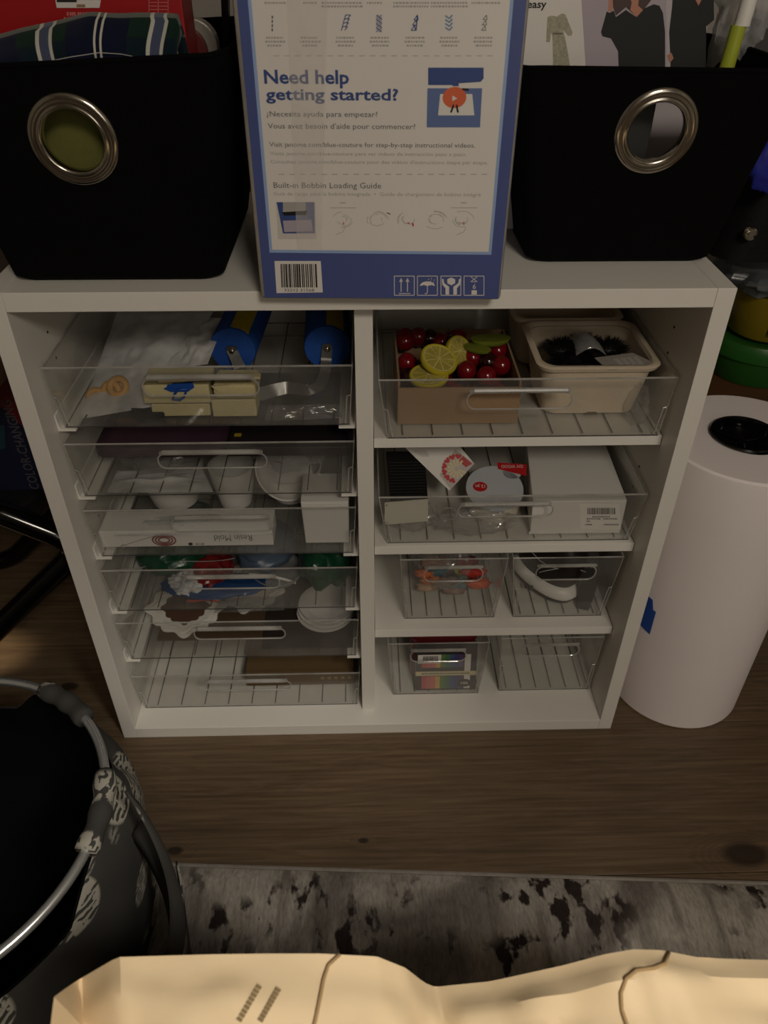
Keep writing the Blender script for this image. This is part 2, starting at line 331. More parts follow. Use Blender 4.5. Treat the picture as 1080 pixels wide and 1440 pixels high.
# ------------------------------------------------------------------ clear bins
def clear_bin(name, label, bx0, bx1, tx0, tx1, yfb, yft, yb, z0, z1, slot, nrib, group, cat='tray', grip=.004):
    t = .0022; root = thing(name, label, cat, ((bx0+bx1)/2, (yfb+yb)/2, z0), group); m = MB()
    yb2 = yb+.003
    fb0, fb1, ft0, ft1 = (bx0, yfb, z0), (bx1, yfb, z0), (tx0, yft, z1), (tx1, yft, z1)
    bb0, bb1, bt0, bt1 = (bx0, yb, z0), (bx1, yb, z0), (tx0, yb2, z1), (tx1, yb2, z1)
    m.box(bx0+t, bx1-t, yfb+t, yb-t, z0, z0+t)
    m.slab(bb0, fb0, ft0, bt0, t); m.slab(fb1, bb1, bt1, ft1, t); m.slab(bb1, bb0, bt0, bt1, t)
    sc, sw, sh_, drop = slot; Ww = tx1-tx0; Hh = z1-z0
    hole = [(sc+a/Ww, 1-drop/Hh-sh_/Hh/2+b/Hh) for a, b in rr2(-sw/2, sw/2, -sh_/2, sh_/2, sh_*.42, 6)]
    m.slab_hole(fb0, fb1, ft1, ft0, t, hole); m.build('body', clear, root)
    A, B, Cc, D = map(V, (fb0, fb1, ft1, ft0)); pt = lambda u, v: (A*(1-u)+B*u)*(1-v)+(D*(1-u)+Cc*u)*v
    MB().tube([ft0, ft1, bt1, bt0], .0016, 6, True).build('rim', edge, root)
    MB().tube([fb0, fb1, bb1, bb0], .0011, 6, True).build('base_edge', edged, root)
    for c0, c1 in ((fb0, ft0), (fb1, ft1)): MB().tube([V(c0), V(c1)], .0009, 6).build('corner_edge', edge, root)
    for sx, c0, c1 in ((1, fb0, ft0), (-1, fb1, ft1)):
        c0, c1 = V(c0), V(c1); mid = c0.lerp(c1, .5)
        MB().tube([c0+V((sx*.007, -.0012, .003)), c0+V((sx*.0055, -.0012, .010)), mid+V((sx*.006, -.0012, 0)), mid+V((sx*.0005, -.0012, .002))], .0011, 6).build('corner_rib', edge, root)
    nrm = (B-A).cross(D-A).normalized()
    ring = [pt(*h)+nrm*.0008 for h in hole]; MB().tube(ring, .0013, 6, True).build('handle_edge', edge, root)
    k = len(hole); top = [pt(sc+a/Ww, 1-drop/Hh+.006/Hh) for a in [(-.5+i/8)*sw*.86 for i in range(9)]]
    ends = [top[0]+V((-.004, 0, -.004)), top[-1]+V((.004, 0, -.004))]
    MB().tube([ends[0]]+[q+nrm*.004 for q in top]+[ends[1]], grip, 8).build('handle', edge, root)
    for i in range(nrib):
        x = bx0+(bx1-bx0)*(i+.5)/nrib
        MB().box(x-.0009, x+.0009, yfb+.004, yb-.004, z0+t, z0+t+.0007).build('base_rib', edged, root)
    return root
LD = ['top tray of the stack of six, holding blue rollers and cream sponges', 'second tray of the stack of six, with a dark purple pouch inside',
      'third tray of the stack of six, holding white bowls and a mould box', 'fourth tray of the stack of six, with green, red and blue packets inside',
      'fifth tray of the stack of six, holding white plaques and round plates', 'bottom tray of the stack of six, with one brown box inside']
d6 = clear_bin('storage_tray', 'clear plastic '+LD[5], -.439, -.0225, -.447, -.0165, .050, .044, .41, DZ[5], DZ[5]+.0985, (.5, .165, .026, .020), 9, 'six clear trays on runners')
for z, l in zip(DZ[:5], LD[:5]):
    o = copy_tree(d6); o.location.z = z; o['label'] = 'clear plastic '+l; OFF[o] = V(o.location)
clear_bin('storage_tray', 'wide clear plastic tray holding fake fruit and a cream pulp basket', .034, .442, .0205, .4465, .050, .042, .42, .6462, .747, (.475, .155, .028, .022), 9, 'two wide clear trays on shelves')
clear_bin('storage_tray', 'wide clear plastic tray holding a white box with a barcode label', .035, .441, .0205, .4465, .059, .042, .42, .4342, .541, (.475, .155, .026, .020), 9, 'two wide clear trays on shelves')
def small_bin(label, bx0, bx1, tx0, tx1, yf, yt, z0, z1): return clear_bin('storage_bin', label, bx0, bx1, tx0, tx1, yf, yt, .41, z0, z1, (.5, (tx1-tx0)*.57, .034, .022), 6, 'four narrow clear bins', 'bin', .0032)
small_bin('narrow clear bin stuffed with a bag of colourful trimmings', .069, .235, .058, .243, .079, .062, .2347, .393)
small_bin('narrow clear bin holding a white and black appliance', .271, .435, .252, .4425, .079, .062, .2347, .393)
b_ = small_bin('narrow clear bin holding a striped cardstock pad', .050, .220, .038, .227, .072, .055, .0277, .192)
small_bin('empty narrow clear bin on the cabinet bottom beside the cardstock bin', .263, .444, .249, .440, .077, .055, .0277, .202)
# ------------------------------------------------------------------ rug
def rug_mat():
    m = bpy.data.materials.new('rug_pile'); m.use_nodes = True; nt = m.node_tree; L = nt.links.new; b = nt.nodes['Principled BSDF']
    tc = N(nt, 'ShaderNodeTexCoord')
    def ns(scale, st, det=6, dist=0):
        mp = N(nt, 'ShaderNodeMapping'); mp.inputs['Scale'].default_value = st; L(tc.outputs['Object'], mp.inputs['Vector'])
        n = N(nt, 'ShaderNodeTexNoise'); n.inputs['Scale'].default_value = scale; n.inputs['Detail'].default_value = det; n.inputs['Distortion'].default_value = dist; L(mp.outputs[0], n.inputs['Vector']); return n.outputs[0]
    def rng(s_, a, b_, c=0, d=1, sm=True):
        r = N(nt, 'ShaderNodeMapRange'); r.inputs[1].default_value = a; r.inputs[2].default_value = b_; r.inputs[3].default_value = c; r.inputs[4].default_value = d; L(s_, r.inputs[0]); return r.outputs[0]
    def mix(f, a, b_):
        x = N(nt, 'ShaderNodeMix', data_type='RGBA'); L(f, x.inputs[0])
        if isinstance(a, tuple): x.inputs[6].default_value = a
        else: L(a, x.inputs[6])
        x.inputs[7].default_value = b_; return x.outputs[2]
    base = mix(rng(ns(5.5, (1, .8, 1), 3, .6), .42, .58), hx('#726c66'), hx('#a39c92'))
    base = mix(rng(ns(30, (1, .12, 1), 3), .50, .66, 0, .75), base, hx('#5d564f'))
    big = rng(ns(5.0, (1, 1.4, 1), 2), .40, .52); spot = rng(ns(30, (1.1, .65, 1), 8, .2), .545, .595)
    mu = N(nt, 'ShaderNodeMath', operation='MULTIPLY'); L(big, mu.inputs[0]); L(spot, mu.inputs[1])
    base = mix(mu.outputs[0], base, hx('#332b29'))
    fine = N(nt, 'ShaderNodeVectorMath', operation='SCALE'); L(base, fine.inputs[0]); L(rng(ns(260, (1, .3, 1), 2), .3, .7, .78, 1.15), fine.inputs['Scale'])
    L(fine.outputs[0], b.inputs['Base Color']); b.inputs['Roughness'].default_value = 1; b.inputs['Specular IOR Level'].default_value = .05
    bp = N(nt, 'ShaderNodeBump'); bp.inputs['Strength'].default_value = .5; bp.inputs['Distance'].default_value = .006; L(ns(60, (1, .15, 1), 5), bp.inputs['Height']); L(bp.outputs[0], b.inputs['Normal'])
    return m
rug_n = V((-.0558, -.9984, 0)); rx = V((.9984, -.0558, 0))
rug = thing('rug', 'distressed grey rug with dark brown blotches on the wood floor', 'rug', (0, -.9, 0))
def rugpt(u, v):
    e = V((-1.2, -.211, 0)); q = e+rx*(u*2.3)+rug_n*(v*1.5)
    zz = .008+.0006*math.sin(u*2.3*150+2*nz((u*9, v*4, 3)))+.0005*nz((u*60, v*30, 0)); ed = min(v*1.5/.004, 1)
    return (q.x, q.y, .001+zz*min(1, ed))
MB().grid(rugpt, 460, 60, .0).build('pile', rug_mat(), rug, smooth=True)
MB().tube([V((-1.2, -.211, .0035)), V((-1.2, -.211, .0035))+rx*2.3], .0032, 6).build('binding', M('rug_edge', '#8a837a', .95, var=.15, vscale=80), rug)
# ------------------------------------------------------------------ black fabric bins on the cabinet
def boolean_cut(ob, cutter_mb):
    c = cutter_mb.build('cut', dark); c.location = V(c.location)-V(ob.parent.location)
    md = ob.modifiers.new('b', 'BOOLEAN'); md.object = c; md.operation = 'DIFFERENCE'; md.solver = 'EXACT'
    bpy.context.view_layer.update()
    # parent offset: move cutter into world space of the bin
    c.location = V(c.location)+V(ob.parent.location); bpy.context.view_layer.update()
    me = bpy.data.meshes.new_from_object(ob.evaluated_get(bpy.context.evaluated_depsgraph_get()))
    ob.modifiers.clear(); ob.data = me; bpy.data.objects.remove(c)
def fabric_bin(label, bx0, bx1, by0, by1, tx0, tx1, ty0, ty1, z1, grom, R, sagf):
    z0 = H; root = thing('fabric_bin', label, 'storage bin', ((bx0+bx1)/2, (by0+by1)/2, z0), None)
    def loop(t, ins=0):
        x0, x1, y0, y1 = bx0+(tx0-bx0)*t+ins, bx1+(tx1-bx1)*t-ins, by0+(ty0-by0)*t+ins, by1+(ty1-by1)*t-ins; z = z0+(z1-z0)*t
        return [V((x, y, z+(sagf((x-tx0)/(tx1-tx0)) if t > .5 else 0)*max(0, t*2-1))) for x, y in rr2(x0, x1, y0, y1, .022, 8)]
    b0 = loop(0, .008); t = .004
    outer = [b0]+[[q+V((0, 0, 0)) for q in loop(.03)]]+[loop(k/10) for k in range(1, 11)]
    inner = [loop(k/10, t) for k in range(10, 0, -1)]+[[q+V((0, 0, .004)) for q in loop(.03, t)]]
    body = MB().loft(outer+inner).build('body', fabric_b, root, smooth=True, auto=40)
    q = P(*grom, y=by0*.35+ty0*.65); n = V((0, -(z1-z0), ty0-by0)).normalized()
    if n.y > 0: n = -n
    boolean_cut(body, MB().lathe([(R*.70, -.06), (R*.70, .06)], q, n, 32))
    MB().lathe([(R*.66, -.006), (R*.66, .003), (R*.70, .0062), (R*.74, .0058), (R*.78, .0040), (R*.84, .0058), (R*.92, .0058), (R*.98, .0030), (R, 0), (R, -.001), (R*.72, -.001), (R*.72, -.006), (R*.66, -.006)], q, n, 56, caps=False).build('grommet', silver, root, smooth=True, label='silver ring grommet')
    rimp = [p_+V((0, 0, .0005)) for p_ in loop(1, t/2)]; MB().tube(rimp, .0032, 6, True).build('rim_binding', fabric_b, root, smooth=True)
    return root, q, n
fl, ql, nl = fabric_bin('black fabric bin with plaid cloth and a red box in it', -.447, -.180, .034, .34, -.492, -.136, .004, .385, 1.133, (104, 197), .051, lambda u: .022*max(0, u-.72)/.28+.004*(1-u))
fr_, qr, nr_ = fabric_bin('black fabric bin with sewing pattern envelopes in it', .222, .472, .090, .35, .181, .516, .055, .39, 1.130, (922, 185), .051, lambda u: .003*math.sin(u*6))
# contents of the plaid bin
olive = M('olive_cloth', '#5f602a', .9, var=.15, vscale=30, bump=.1, bscale=200)
q = ql+V((-.0, .034, -.02)); MB().loft([rrl(q.x, q.y+.03, H+.012+.005*k, .17-.02*abs(k/30-.5), .05, .02) for k in range(0, 39)]).build('cloth_pouch', olive, label='olive green pouch seen through the silver grommet', cat='pouch', smooth=True, auto=50)
redm = M('red_carton', '#a01418', .4, var=.08, vscale=6)
rb = thing('red_carton', 'red cardboard carton with a photo patch standing behind plaid cloth', 'box', (-.37, .16, H+.006))
RX1 = P(262, 50, y=.135).x; MB().box(-.475, RX1, .135, .20, H+.0135, 1.30).build('carton', redm, rb, bevel=.002)
RF = Face((0, .135, 0), (1, 0, 0), (0, 0, 1)); pm = MB()
pm.pprism(RF, [(78, 0), (142, 0), (140, 11), (80, 11)], 0, .0005, 1).pprism(RF, [(80, -10), (108, -10), (108, 3), (80, 3)], .0005, .0008, 0).pprism(RF, [(108, 6), (120, 6), (120, 10), (108, 10)], .0005, .0008, 2).build('photo_patch', [black, print_w, kraft], rb)
lm = MB(); pink = M('print_pink', '#c0716c', .6)
for y0_, xs in ((20, (94, 98, 101, 104, 109, 112, 116, 120, 124)), (27, (90, 95, 99, 105, 110, 115, 119, 126, 130))):
    for x in xs: lm.pprism(RF, [(x, y0_-3), (x+2.4, y0_-3), (x+2.4, y0_+2), (x, y0_+2)], 0, .0004)
for y0_ in (-2, 3, 8, 13, 18, 22): lm.pprism(RF, [(209, y0_), (237, y0_), (237, y0_+1), (209, y0_+1)], 0, .0004)
for x in (209, 222, 236): lm.pprism(RF, [(x, -2), (x+1, -2), (x+1, 23), (x, 23)], 0, .0004)
lm.build('faint_print', pink, rb, kind='stuff')
def plaid_mat():
    m = bpy.data.materials.new('plaid_flannel'); m.use_nodes = True; nt = m.node_tree; L = nt.links.new; b = nt.nodes['Principled BSDF']
    tc = N(nt, 'ShaderNodeTexCoord'); sp = N(nt, 'ShaderNodeSeparateXYZ'); L(tc.outputs['UV'], sp.inputs[0])
    def band(o, mult, off, a, b_):
        m1 = N(nt, 'ShaderNodeMath', operation='MULTIPLY_ADD'); m1.inputs[1].default_value = mult; m1.inputs[2].default_value = off; L(o, m1.inputs[0])
        fr = N(nt, 'ShaderNodeMath', operation='FRACT'); L(m1.outputs[0], fr.inputs[0])
        g = N(nt, 'ShaderNodeMath', operation='COMPARE'); g.inputs[1].default_value = (a+b_)/2; g.inputs[2].default_value = (b_-a)/2; L(fr.outputs[0], g.inputs[0]); return g.outputs[0]
    def over(base, f, col, k=1.0):
        x = N(nt, 'ShaderNodeMix', data_type='RGBA'); mm = N(nt, 'ShaderNodeMath', operation='MULTIPLY'); mm.inputs[1].default_value = k; L(f, mm.inputs[0]); L(mm.outputs[0], x.inputs[0])
        if isinstance(base, tuple): x.inputs[6].default_value = base
        else: L(base, x.inputs[6])
        x.inputs[7].default_value = col; return x.outputs[2]
    U, Vv = sp.outputs[0], sp.outputs[1]; navy = hx('#10162c'); wht = hx('#cfcdbf'); grn = hx('#142a22'); lt = hx('#5c6280')
    c = over(grn, band(U, 2.2, .1, .3, .85), navy); c = over(c, band(Vv, 1.6, .3, .45, .95), navy, .6)
    c = over(c, band(Vv, 1.6, .3, .2, .33), hx('#7d8378'), .6); c = over(c, band(Vv, 1.6, .30, .55, .58), hx('#7d8378'), .5)
    c = over(c, band(U, 2.2, .1, .04, .17), lt, .55); c = over(c, band(U, 2.2, .1, .03, .065), wht, .8); c = over(c, band(U, 2.2, .1, .15, .18), wht, .7)
    c = over(c, band(U, 2.2, .1, .555, .575), wht, .85); c = over(c, band(U, 2.2, .1, .61, .63), wht, .85)
    L(c, b.inputs['Base Color']); b.inputs['Roughness'].default_value = 1; b.inputs['Sheen Weight'].default_value = .2; b.inputs['Specular IOR Level'].default_value = .05
    return m
tops = [(-90, 70), (0, 54), (30, 46), (60, 40), (95, 31), (125, 24), (190, 25), (250, 27), (256, 60)]
def top_at(px):
    for (a, b), (c, d) in zip(tops, tops[1:]):
        if a <= px <= c: return b+(d-b)*(px-a)/(c-a)
    return tops[-1][1]
def plaid(u, v):
    px = -90+u*343; tp = top_at(px)
    if v < .55:
        t = v/.55; py = 128+(tp-128)*t; y = .035+.035*t*t+.006*math.sin(u*13+t*3)*(1-t)
        q = P(px+6*math.sin(t*4+u*3), py, y=y)
    else:
        t = (v-.55)/.45; q = P(px, tp, y=.070)+V((0, .05*t, -.06*t*t+.010*math.sin(t*3.14)))
    return q+V((0, 0, .002*nz((u*6, v*5, 1))))
MB().grid(plaid, 60, 30, .003).build('plaid_cloth', plaid_mat(), label='navy and green plaid flannel cloth bunched in black bin', cat='cloth', smooth=True)
def arch_slab(mb, F, px0, px1, pyt, z_bot, w0, w1, rad, mi=0):
    u0, v1 = F.uv(px0, pyt); u1, _ = F.uv(px1, pyt); v0 = z_bot
    pts = [(u0, v0), (u1, v0)]+[(u1-rad+rad*math.cos(a), v1-rad+rad*math.sin(a)) for a in [i*math.pi/16 for i in range(9)]]+[(u0, v1)]
    return mb.prism(F, pts, w0, w1, mi)
F1 = Face((0, .185, 0), (1, 0, 0), (0, 0, 1)); tinm = M('pale_tin', '#b5b0a6', .4, .3, var=.15, vscale=40)
arch_slab(MB(), Face((0, .232, 0), (1, 0, 0), (0, 0, 1)), 240, 303, 24, H+.014, -.012, .012, .03).build('tin_case', tinm, label='pale speckled round cornered case behind the red carton', cat='case', bevel=.002)
arch_slab(MB(), Face((0, .212, 0), (1, 0, 0), (0, 0, 1)), 240, 288, 35, H+.014, -.006, .006, .03).build('booklet', M('maroon_cover', '#6d1d1c', .5), label='maroon round cornered booklet beside the red carton', cat='booklet', bevel=.001)
F2 = Face((0, .33, 0), (1, 0, 0), (0, 0, 1)); MB().pprism(F2, [(311, -30), (322, -30), (322, 95), (316, 95)], -.01, .01).build('pen_tube', dark, label='thin black tube upright in the plaid cloth bin', cat='tube')
MB().tube([P(30, 105, y=.03), P(33, 96, y=.03), P(60, 88, y=.028), P(100, 80, y=.03), P(140, 74, y=.035), P(170, 76, y=.04), P(250, 92, y=.03)], .0004, 5).build('thread', M('white_thread', '#b8b8b0', .8), label='loose white thread lying across the plaid cloth', cat='thread')
# contents of the pattern bin
E1 = Face((0, .150, 0), (1, 0, 0), (0, .06, 1)); E2 = Face((0, .175, 0), (1, 0, 0), (0, .06, 1))
lav = M('print_lavender', '#a89ca6', .5); skin = M('print_skin', '#b5795f', .5); hair = M('print_hair', '#3a1f16', .5); knit = M('print_black_knit', '#161a1b', .7); pale_d = M('print_pale_dress', '#a5a08a', .6, var=.25, vscale=300)
ev = thing('pattern_envelope', 'white sewing pattern envelope printed easy with a black top', 'envelope', (.33, .16, H+.014))
u0, v1 = E1.uv(733, -60); u1, _ = E1.uv(913, -60); vb = H+.0125
MB().fbox(E1, u0, u1, vb, v1, -.006, 0).build('sleeve', print_w, ev)
MB().pprism(E1, [(814, -60), (937, -60), (937, 130), (826, 130)], 0, .0004).build('photo_ground', lav, ev)
g = MB()
g.pprism(E1, [(770, 24), (775, 22), (783, 23), (790, 19), (795, 20), (800, 33), (805, 45), (804, 50), (799, 50), (795, 45), (792, 42), (798, 70), (802, 96), (804, 135), (779, 135), (778, 96), (777, 52), (775, 45), (773, 59), (768, 59), (769, 38)], 0, .0005)
g.build('dress_print', pale_d, ev)
MB().pprism(E1, [(778, 46), (791, 46), (791, 48.5), (778, 48.5)], .0005, .0007).build('belt_print', M('print_belt', '#6b6654', .6), ev)
MB().pprism(E1, [(860, -40), (905, -40), (917, -2), (908, 10), (893, 22), (880, 10), (866, 22), (862, 10)], .0004, .0007).build('hair_print', hair, ev)
MB().pprism(E1, [(883, -20), (900, -20), (898, 0), (897, 8), (904, 14), (895, 24), (886, 14), (888, 4)], .0007, .0009).build('skin_print', skin, ev)
MB().pprism(E1, [(857, 18), (863, 15), (866, 24), (880, 14), (893, 23), (905, 12), (919, 6), (927, 8), (932, 18), (935, 45), (935, 130), (871, 130), (869, 72), (859, 54), (847, 51), (845, 45), (853, 16)], .0005, .0008).build('top_print', knit, ev)
MB().pprism(E1, [(857, -20), (860, -20), (862, 0), (861, 16), (855, 16)], .0004, .0006).build('hand_print', skin, ev)
tm = MB(); text_mb(tm, E1, 'easy', 741, 768, 11, 0, 0, .0006, bold=.02); tm.build('lettering', black, ev)
ev2 = thing('pattern_envelope', 'white sewing pattern envelope printed with a long black dress', 'envelope', (.42, .18, H+.014))
u0, v1 = E2.uv(905, -60); u1, _ = E2.uv(1014, -60)
MB().fbox(E2, u0, u1, vb, v1, -.006, 0).build('sleeve', M('print_lilac_white', '#b9b0b4', .5), ev2)
MB().pprism(E2, [(948, -40), (1003, -40), (1004, 28), (993, 37), (992, 125), (940, 125), (943, 88), (941, 45), (945, 10)], 0, .0005).build('dress_print', knit, ev2)
MB().pprism(E2, [(977, -20), (987, -20), (986, 0), (982, 8), (978, 0)], .0005, .0008).build('skin_print', skin, ev2)
MB().pprism(E2, [(938, 78), (944, 74), (947, 82), (942, 88)], .0005, .0008).build('hand_print', skin, ev2)
tube_c = P(1030, 50, y=.20); ax = (P(1046, 10, y=.20)-P(1022, 95, y=.20)).normalized(); b0 = P(1022, 95, y=.20)-ax*.19
tb = thing('marker_tube', 'lime green marker tube with a white cap leaning in bin', 'marker', (b0.x, b0.y, H+.015))
top = P(1043, 36, y=.20); MB().lathe([(.0, 0), (.009, .002), (.0095, .01), (.0095, (top-b0).length)], b0, ax, 20).build('barrel', M('lime_plastic', '#a8b23a', .35), tb, smooth=True, auto=40)
MB().lathe([(.0097, 0), (.0097, .035), (.008, .05), (.0, .051)], top, ax, 20).build('cap', white2, tb, smooth=True, auto=40)
def crumple(name, label, cat, c, r, mat, amp=.25, fs=3.0, seed=0, rot=None, group=None, nu=40, nv=24, floor_z=None, parent=None):
    m = MB().ell(c, r, nu, nv, lambda d: 1+amp*(noise.noise(d*fs+V((seed, 0, 0)))+.6*abs(noise.noise(d*fs*2.6+V((0, seed, 0))))), rot)
    if floor_z is not None:
        for q in m.v: q.z = max(q.z, floor_z)
    return m.build(name, mat, parent, label=label, cat=cat, group=group, smooth=True, auto=35)
crumple('plastic_wrap', 'crumpled white plastic wrapper poking out of black bin', 'wrapper', P(1042, 12, y=.25), (.03, .03, .06), frost, .5, 2.5, 4)
gcl = M('grey_felt', '#4d4a47', .95, var=.2, vscale=20, bump=.2, bscale=120)
MB().grid(lambda u, v: P(1035+u*75, 20+v*95-12*u*v, y=.30-.05*v)+V((0, .012*math.sin(u*5+v*3), 0)), 16, 16, .006).build('felt_sheet', gcl, label='dark grey felt sheet folded inside the pattern bin', cat='fabric', smooth=True)
MB().grid(lambda u, v: P(1050+u*60, -45+v*85, y=.335)+V((0, .01*math.sin(u*4), 0)), 12, 12, .004).build('card_sheet', M('taupe_card', '#8d8079', .8), label='taupe card sheet behind dark grey felt', cat='card', smooth=True)
MB().box(qr.x-.045, qr.x+.012, .118, .135, H+.0125, 1.09).build('notebook', M('charcoal_cover', '#1f211f', .6), label='charcoal notebook seen through the pattern bin grommet', cat='notebook', bevel=.001)
# ------------------------------------------------------------------ sewing machine carton
a = V((-.121, -.027, 0)); b = V((.1655, -.036, 0)); ux = (b-a).normalized(); SF = Face((a.x, a.y, H), ux, (0, 0, 1)); SW = (b-a).length; SD = .30; SZ = .43
sb = thing('machine_carton', 'blue and white printed sewing machine carton standing upright', 'box', (SF.pt(SW/2, 0, -SD/2)))
worn = M('worn_carton_edge', '#8c857c', .7, var=.25, vscale=30)
bd = MB(); bd.fbox(SF, -.004, SW+.002, .0004, SZ, -SD, -.0006); bd.build('carton', worn, sb, bevel=.004)
MB().fbox(SF, .001, SW-.001, .003, SZ-.003, -.0006, 0).build('printed_panel', blue, sb)
W4 = [SF.uv(*q) for q in ((355, 0), (716, 0), (687, 354), (383, 351))]
W4 = [W4[3], W4[2], (W4[2][0], SZ-.02), (W4[3][0], SZ-.02)]
MB().prism(SF, [(W4[0][0]-.0035, W4[0][1]-.0035), (W4[1][0]+.0035, W4[1][1]-.0035), (W4[2][0]+.0035, W4[2][1]+.0035), (W4[3][0]-.0035, W4[3][1]+.0035)], 0, .0002).build('panel_border', blue_l, sb)
MB().prism(SF, W4, .0002, .0004).build('white_panel', print_w, sb)
WZ0, WZ1 = .0004, .0006
def stx(s, px0, px1, pyb, pyt, mat, bold=0):
    m = MB(); text_mb(m, SF, s, px0, px1, pyb, pyt, WZ0, WZ1, bold=bold); m.build('lettering', mat, sb)
stx('Need help', 372, 491, 117, 98, blue_d, .025); stx('getting started?', 374, 560, 140, 124, blue_d, .025)
stx('\u00bfNecesita ayuda para empezar?', 375, 531, 163.5, 156, ink, .002); stx("Vous avez besoin d'aide pour commencer?", 377, 584, 180.5, 173, ink, .002)
stx('Visit janome.com/blue-couture for step-by-step instructional videos.', 379, 668, 206, 199.5, ink, 0)
stx('Visite janome.com/blue-couture para ver videos de instrucci\u00f3n paso a paso.', 380, 656, 218, 213, ink_l); stx("Consultez janome.com/blue-couture pour des vid\u00e9os d'instructions \u00e9tape par \u00e9tape.", 381, 686, 229.5, 224.5, ink_l)
stx('Built-in Bobbin Loading Guide', 385, 536, 264, 256, ink, 0); stx('Gu\u00eda de carga para la bobina integrada  \u2022  Guide de chargement de bobine int\u00e9gr\u00e9', 385, 676, 274.5, 269.5, ink_l)
dm = MB()
for y0_, x0_, x1_ in ((78, 385, 690), (244.5, 392, 678)):
    x = x0_
    while x < x1_: dm.pprism(SF, [(x, y0_), (x+8, y0_), (x+8, y0_+.9), (x, y0_+.9)], WZ0, WZ1); x += 15
dm.build('dashed_rule', ink_l, sb, kind='stuff')
# stitch symbols and small captions
def sline(m, pts, wpx, mi=0):
    for (x0_, y0_), (x1_, y1_) in zip(pts, pts[1:]):
        dx, dy = x1_-x0_, y1_-y0_; l = math.hypot(dx, dy) or 1; nx, ny = -dy/l*wpx/2, dx/l*wpx/2
        m.pprism(SF, [(x0_+nx, y0_+ny), (x1_+nx, y1_+ny), (x1_-nx, y1_-ny), (x0_-nx, y0_-ny)], WZ0, WZ1, mi)
m = MB()
for k in range(4): y = 22+6*k; sline(m, [(383, y), (383, y+4)], 2)
m.build('stitch_symbol', ink, sb)
m = MB(); sline(m, [(486, 21), (480, 43)], 1.3)
for k in range(4): y = 21+5.5*k; sline(m, [(486-1.4*k, y), (493-1.4*k, y), (489-1.4*k, y+5)], 1.3)
m.build('stitch_symbol', blue_d, sb)
m = MB()
for k in range(4): y = 21+6*k; sline(m, [(529, y), (537, y+6)], 1.1); sline(m, [(537, y), (529, y+6)], 1.1); sline(m, [(529, y+3), (533, y)], .9); sline(m, [(533, y+6), (537, y+3)], .9)
m.build('stitch_symbol', blue_d, sb)
m = MB()
for k in range(3): y = 21+7.3*k; x = 587-2*k; sline(m, [(x, y), (x-5, y+7), (x+1, y+7), (x, y)], 1.3)
sline(m, [(587, 21), (585, 43)], 1.6)
m.build('stitch_symbol', blue_d, sb)
m = MB()
for k in range(4): y = 22+5.5*k; sline(m, [(626, y), (632, y+4), (636, y-1)], 2.2)
m.build('stitch_symbol', M('print_slate', '#6d86a8', .5), sb)
m = MB()
for k in range(3): y = 21+7.5*k; sline(m, [(684-k, y), (679-k, y+6.5), (685-k, y+6.5), (684-k, y)], 1)
m.build('stitch_symbol', ink, sb)
cm = MB(); rs = random.Random(3)
for cx in (386, 435, 485, 533, 582, 631, 679):
    for k, (dy, wd) in enumerate(((53, 12), (58.5, 13), (64, 10))):
        x = cx-wd
        while x < cx+wd: l = rs.uniform(1.5, 4); cm.pprism(SF, [(x, dy-1.3), (x+l, dy-1.3), (x+l, dy+1.3), (x, dy+1.3)], WZ0, WZ1); x += l+1.2
for cx, wd in ((386, 14), (435, 9), (480, 28), (526, 10), (577, 24), (631, 25), (682, 19)):
    for dy in (-2, 4, 9):
        if dy == 9 and wd < 20: continue
        x = cx-wd
        while x < cx+wd: l = rs.uniform(1.5, 4); cm.pprism(SF, [(x, dy-1.3), (x+l, dy-1.3), (x+l, dy+1.3), (x, dy+1.3)], WZ0, WZ1); x += l+1.2
cm.build('tiny_caption', ink_l, sb, kind='stuff')
# printed photographs
MB().pprism(SF, [(601, 124), (678, 124), (675, 179), (600, 179)], WZ0, WZ1).build('photo_ground', M('print_mid_blue', '#596c9c', .5), sb)
MB().pprism(SF, [(602, 95), (680, 95), (680, 110), (676, 115), (645, 117), (645, 121), (636, 121), (636, 119.5), (602, 119.5)], WZ0, WZ1).build('machine_arm_print', blue_d, sb)
MB().pprism(SF, [(619, 132), (664, 132), (667, 162), (616, 162)], WZ1, .0008).build('plate_print', card_w, sb)
m = MB(); m.prism(SF, [(SF.uv(639, 137)[0]+.0125*math.cos(t), SF.uv(639, 137)[1]+.0100*math.sin(t)) for t in [i*math.pi/12 for i in range(24)]], .0008, .0010); m.build('play_button', orange, sb)
MB().pprism(SF, [(636, 134), (643, 138), (636, 142)], .0010, .0012).build('play_arrow', print_w, sb)
m = MB(); sline(m, [(638, 147), (634, 158)], 2.5); sline(m, [(642, 147), (644, 158)], 2.5); sline(m, [(650, 125), (659, 126)], 3)
for q in m.v: q += SF.n*.0006
m.build('presser_foot_print', dark, sb)
MB().pprism(SF, [(388, 284), (444, 284), (445, 336), (391, 336)], WZ0, WZ1).build('photo_frame', M('print_grey_white', '#c2bcb6', .5), sb)
MB().pprism(SF, [(389, 284), (442, 284), (443, 328), (398, 328)], WZ1, .0007).build('photo_ground', blue_d, sb)
MB().pprism(SF, [(398, 310), (438, 309), (440, 325), (400, 326)], .0007, .0009).build('plate_print', M('print_lilac_grey', '#a59ba8', .5), sb)
MB().pprism(SF, [(398, 284), (430, 284), (430, 296), (398, 298)], .0007, .0009).build('machine_print', ink_l, sb)
MB().pprism(SF, [(396, 298), (432, 296), (430, 302), (400, 303)], .0007, .0009).build('hook_print', dark, sb)
m = MB()
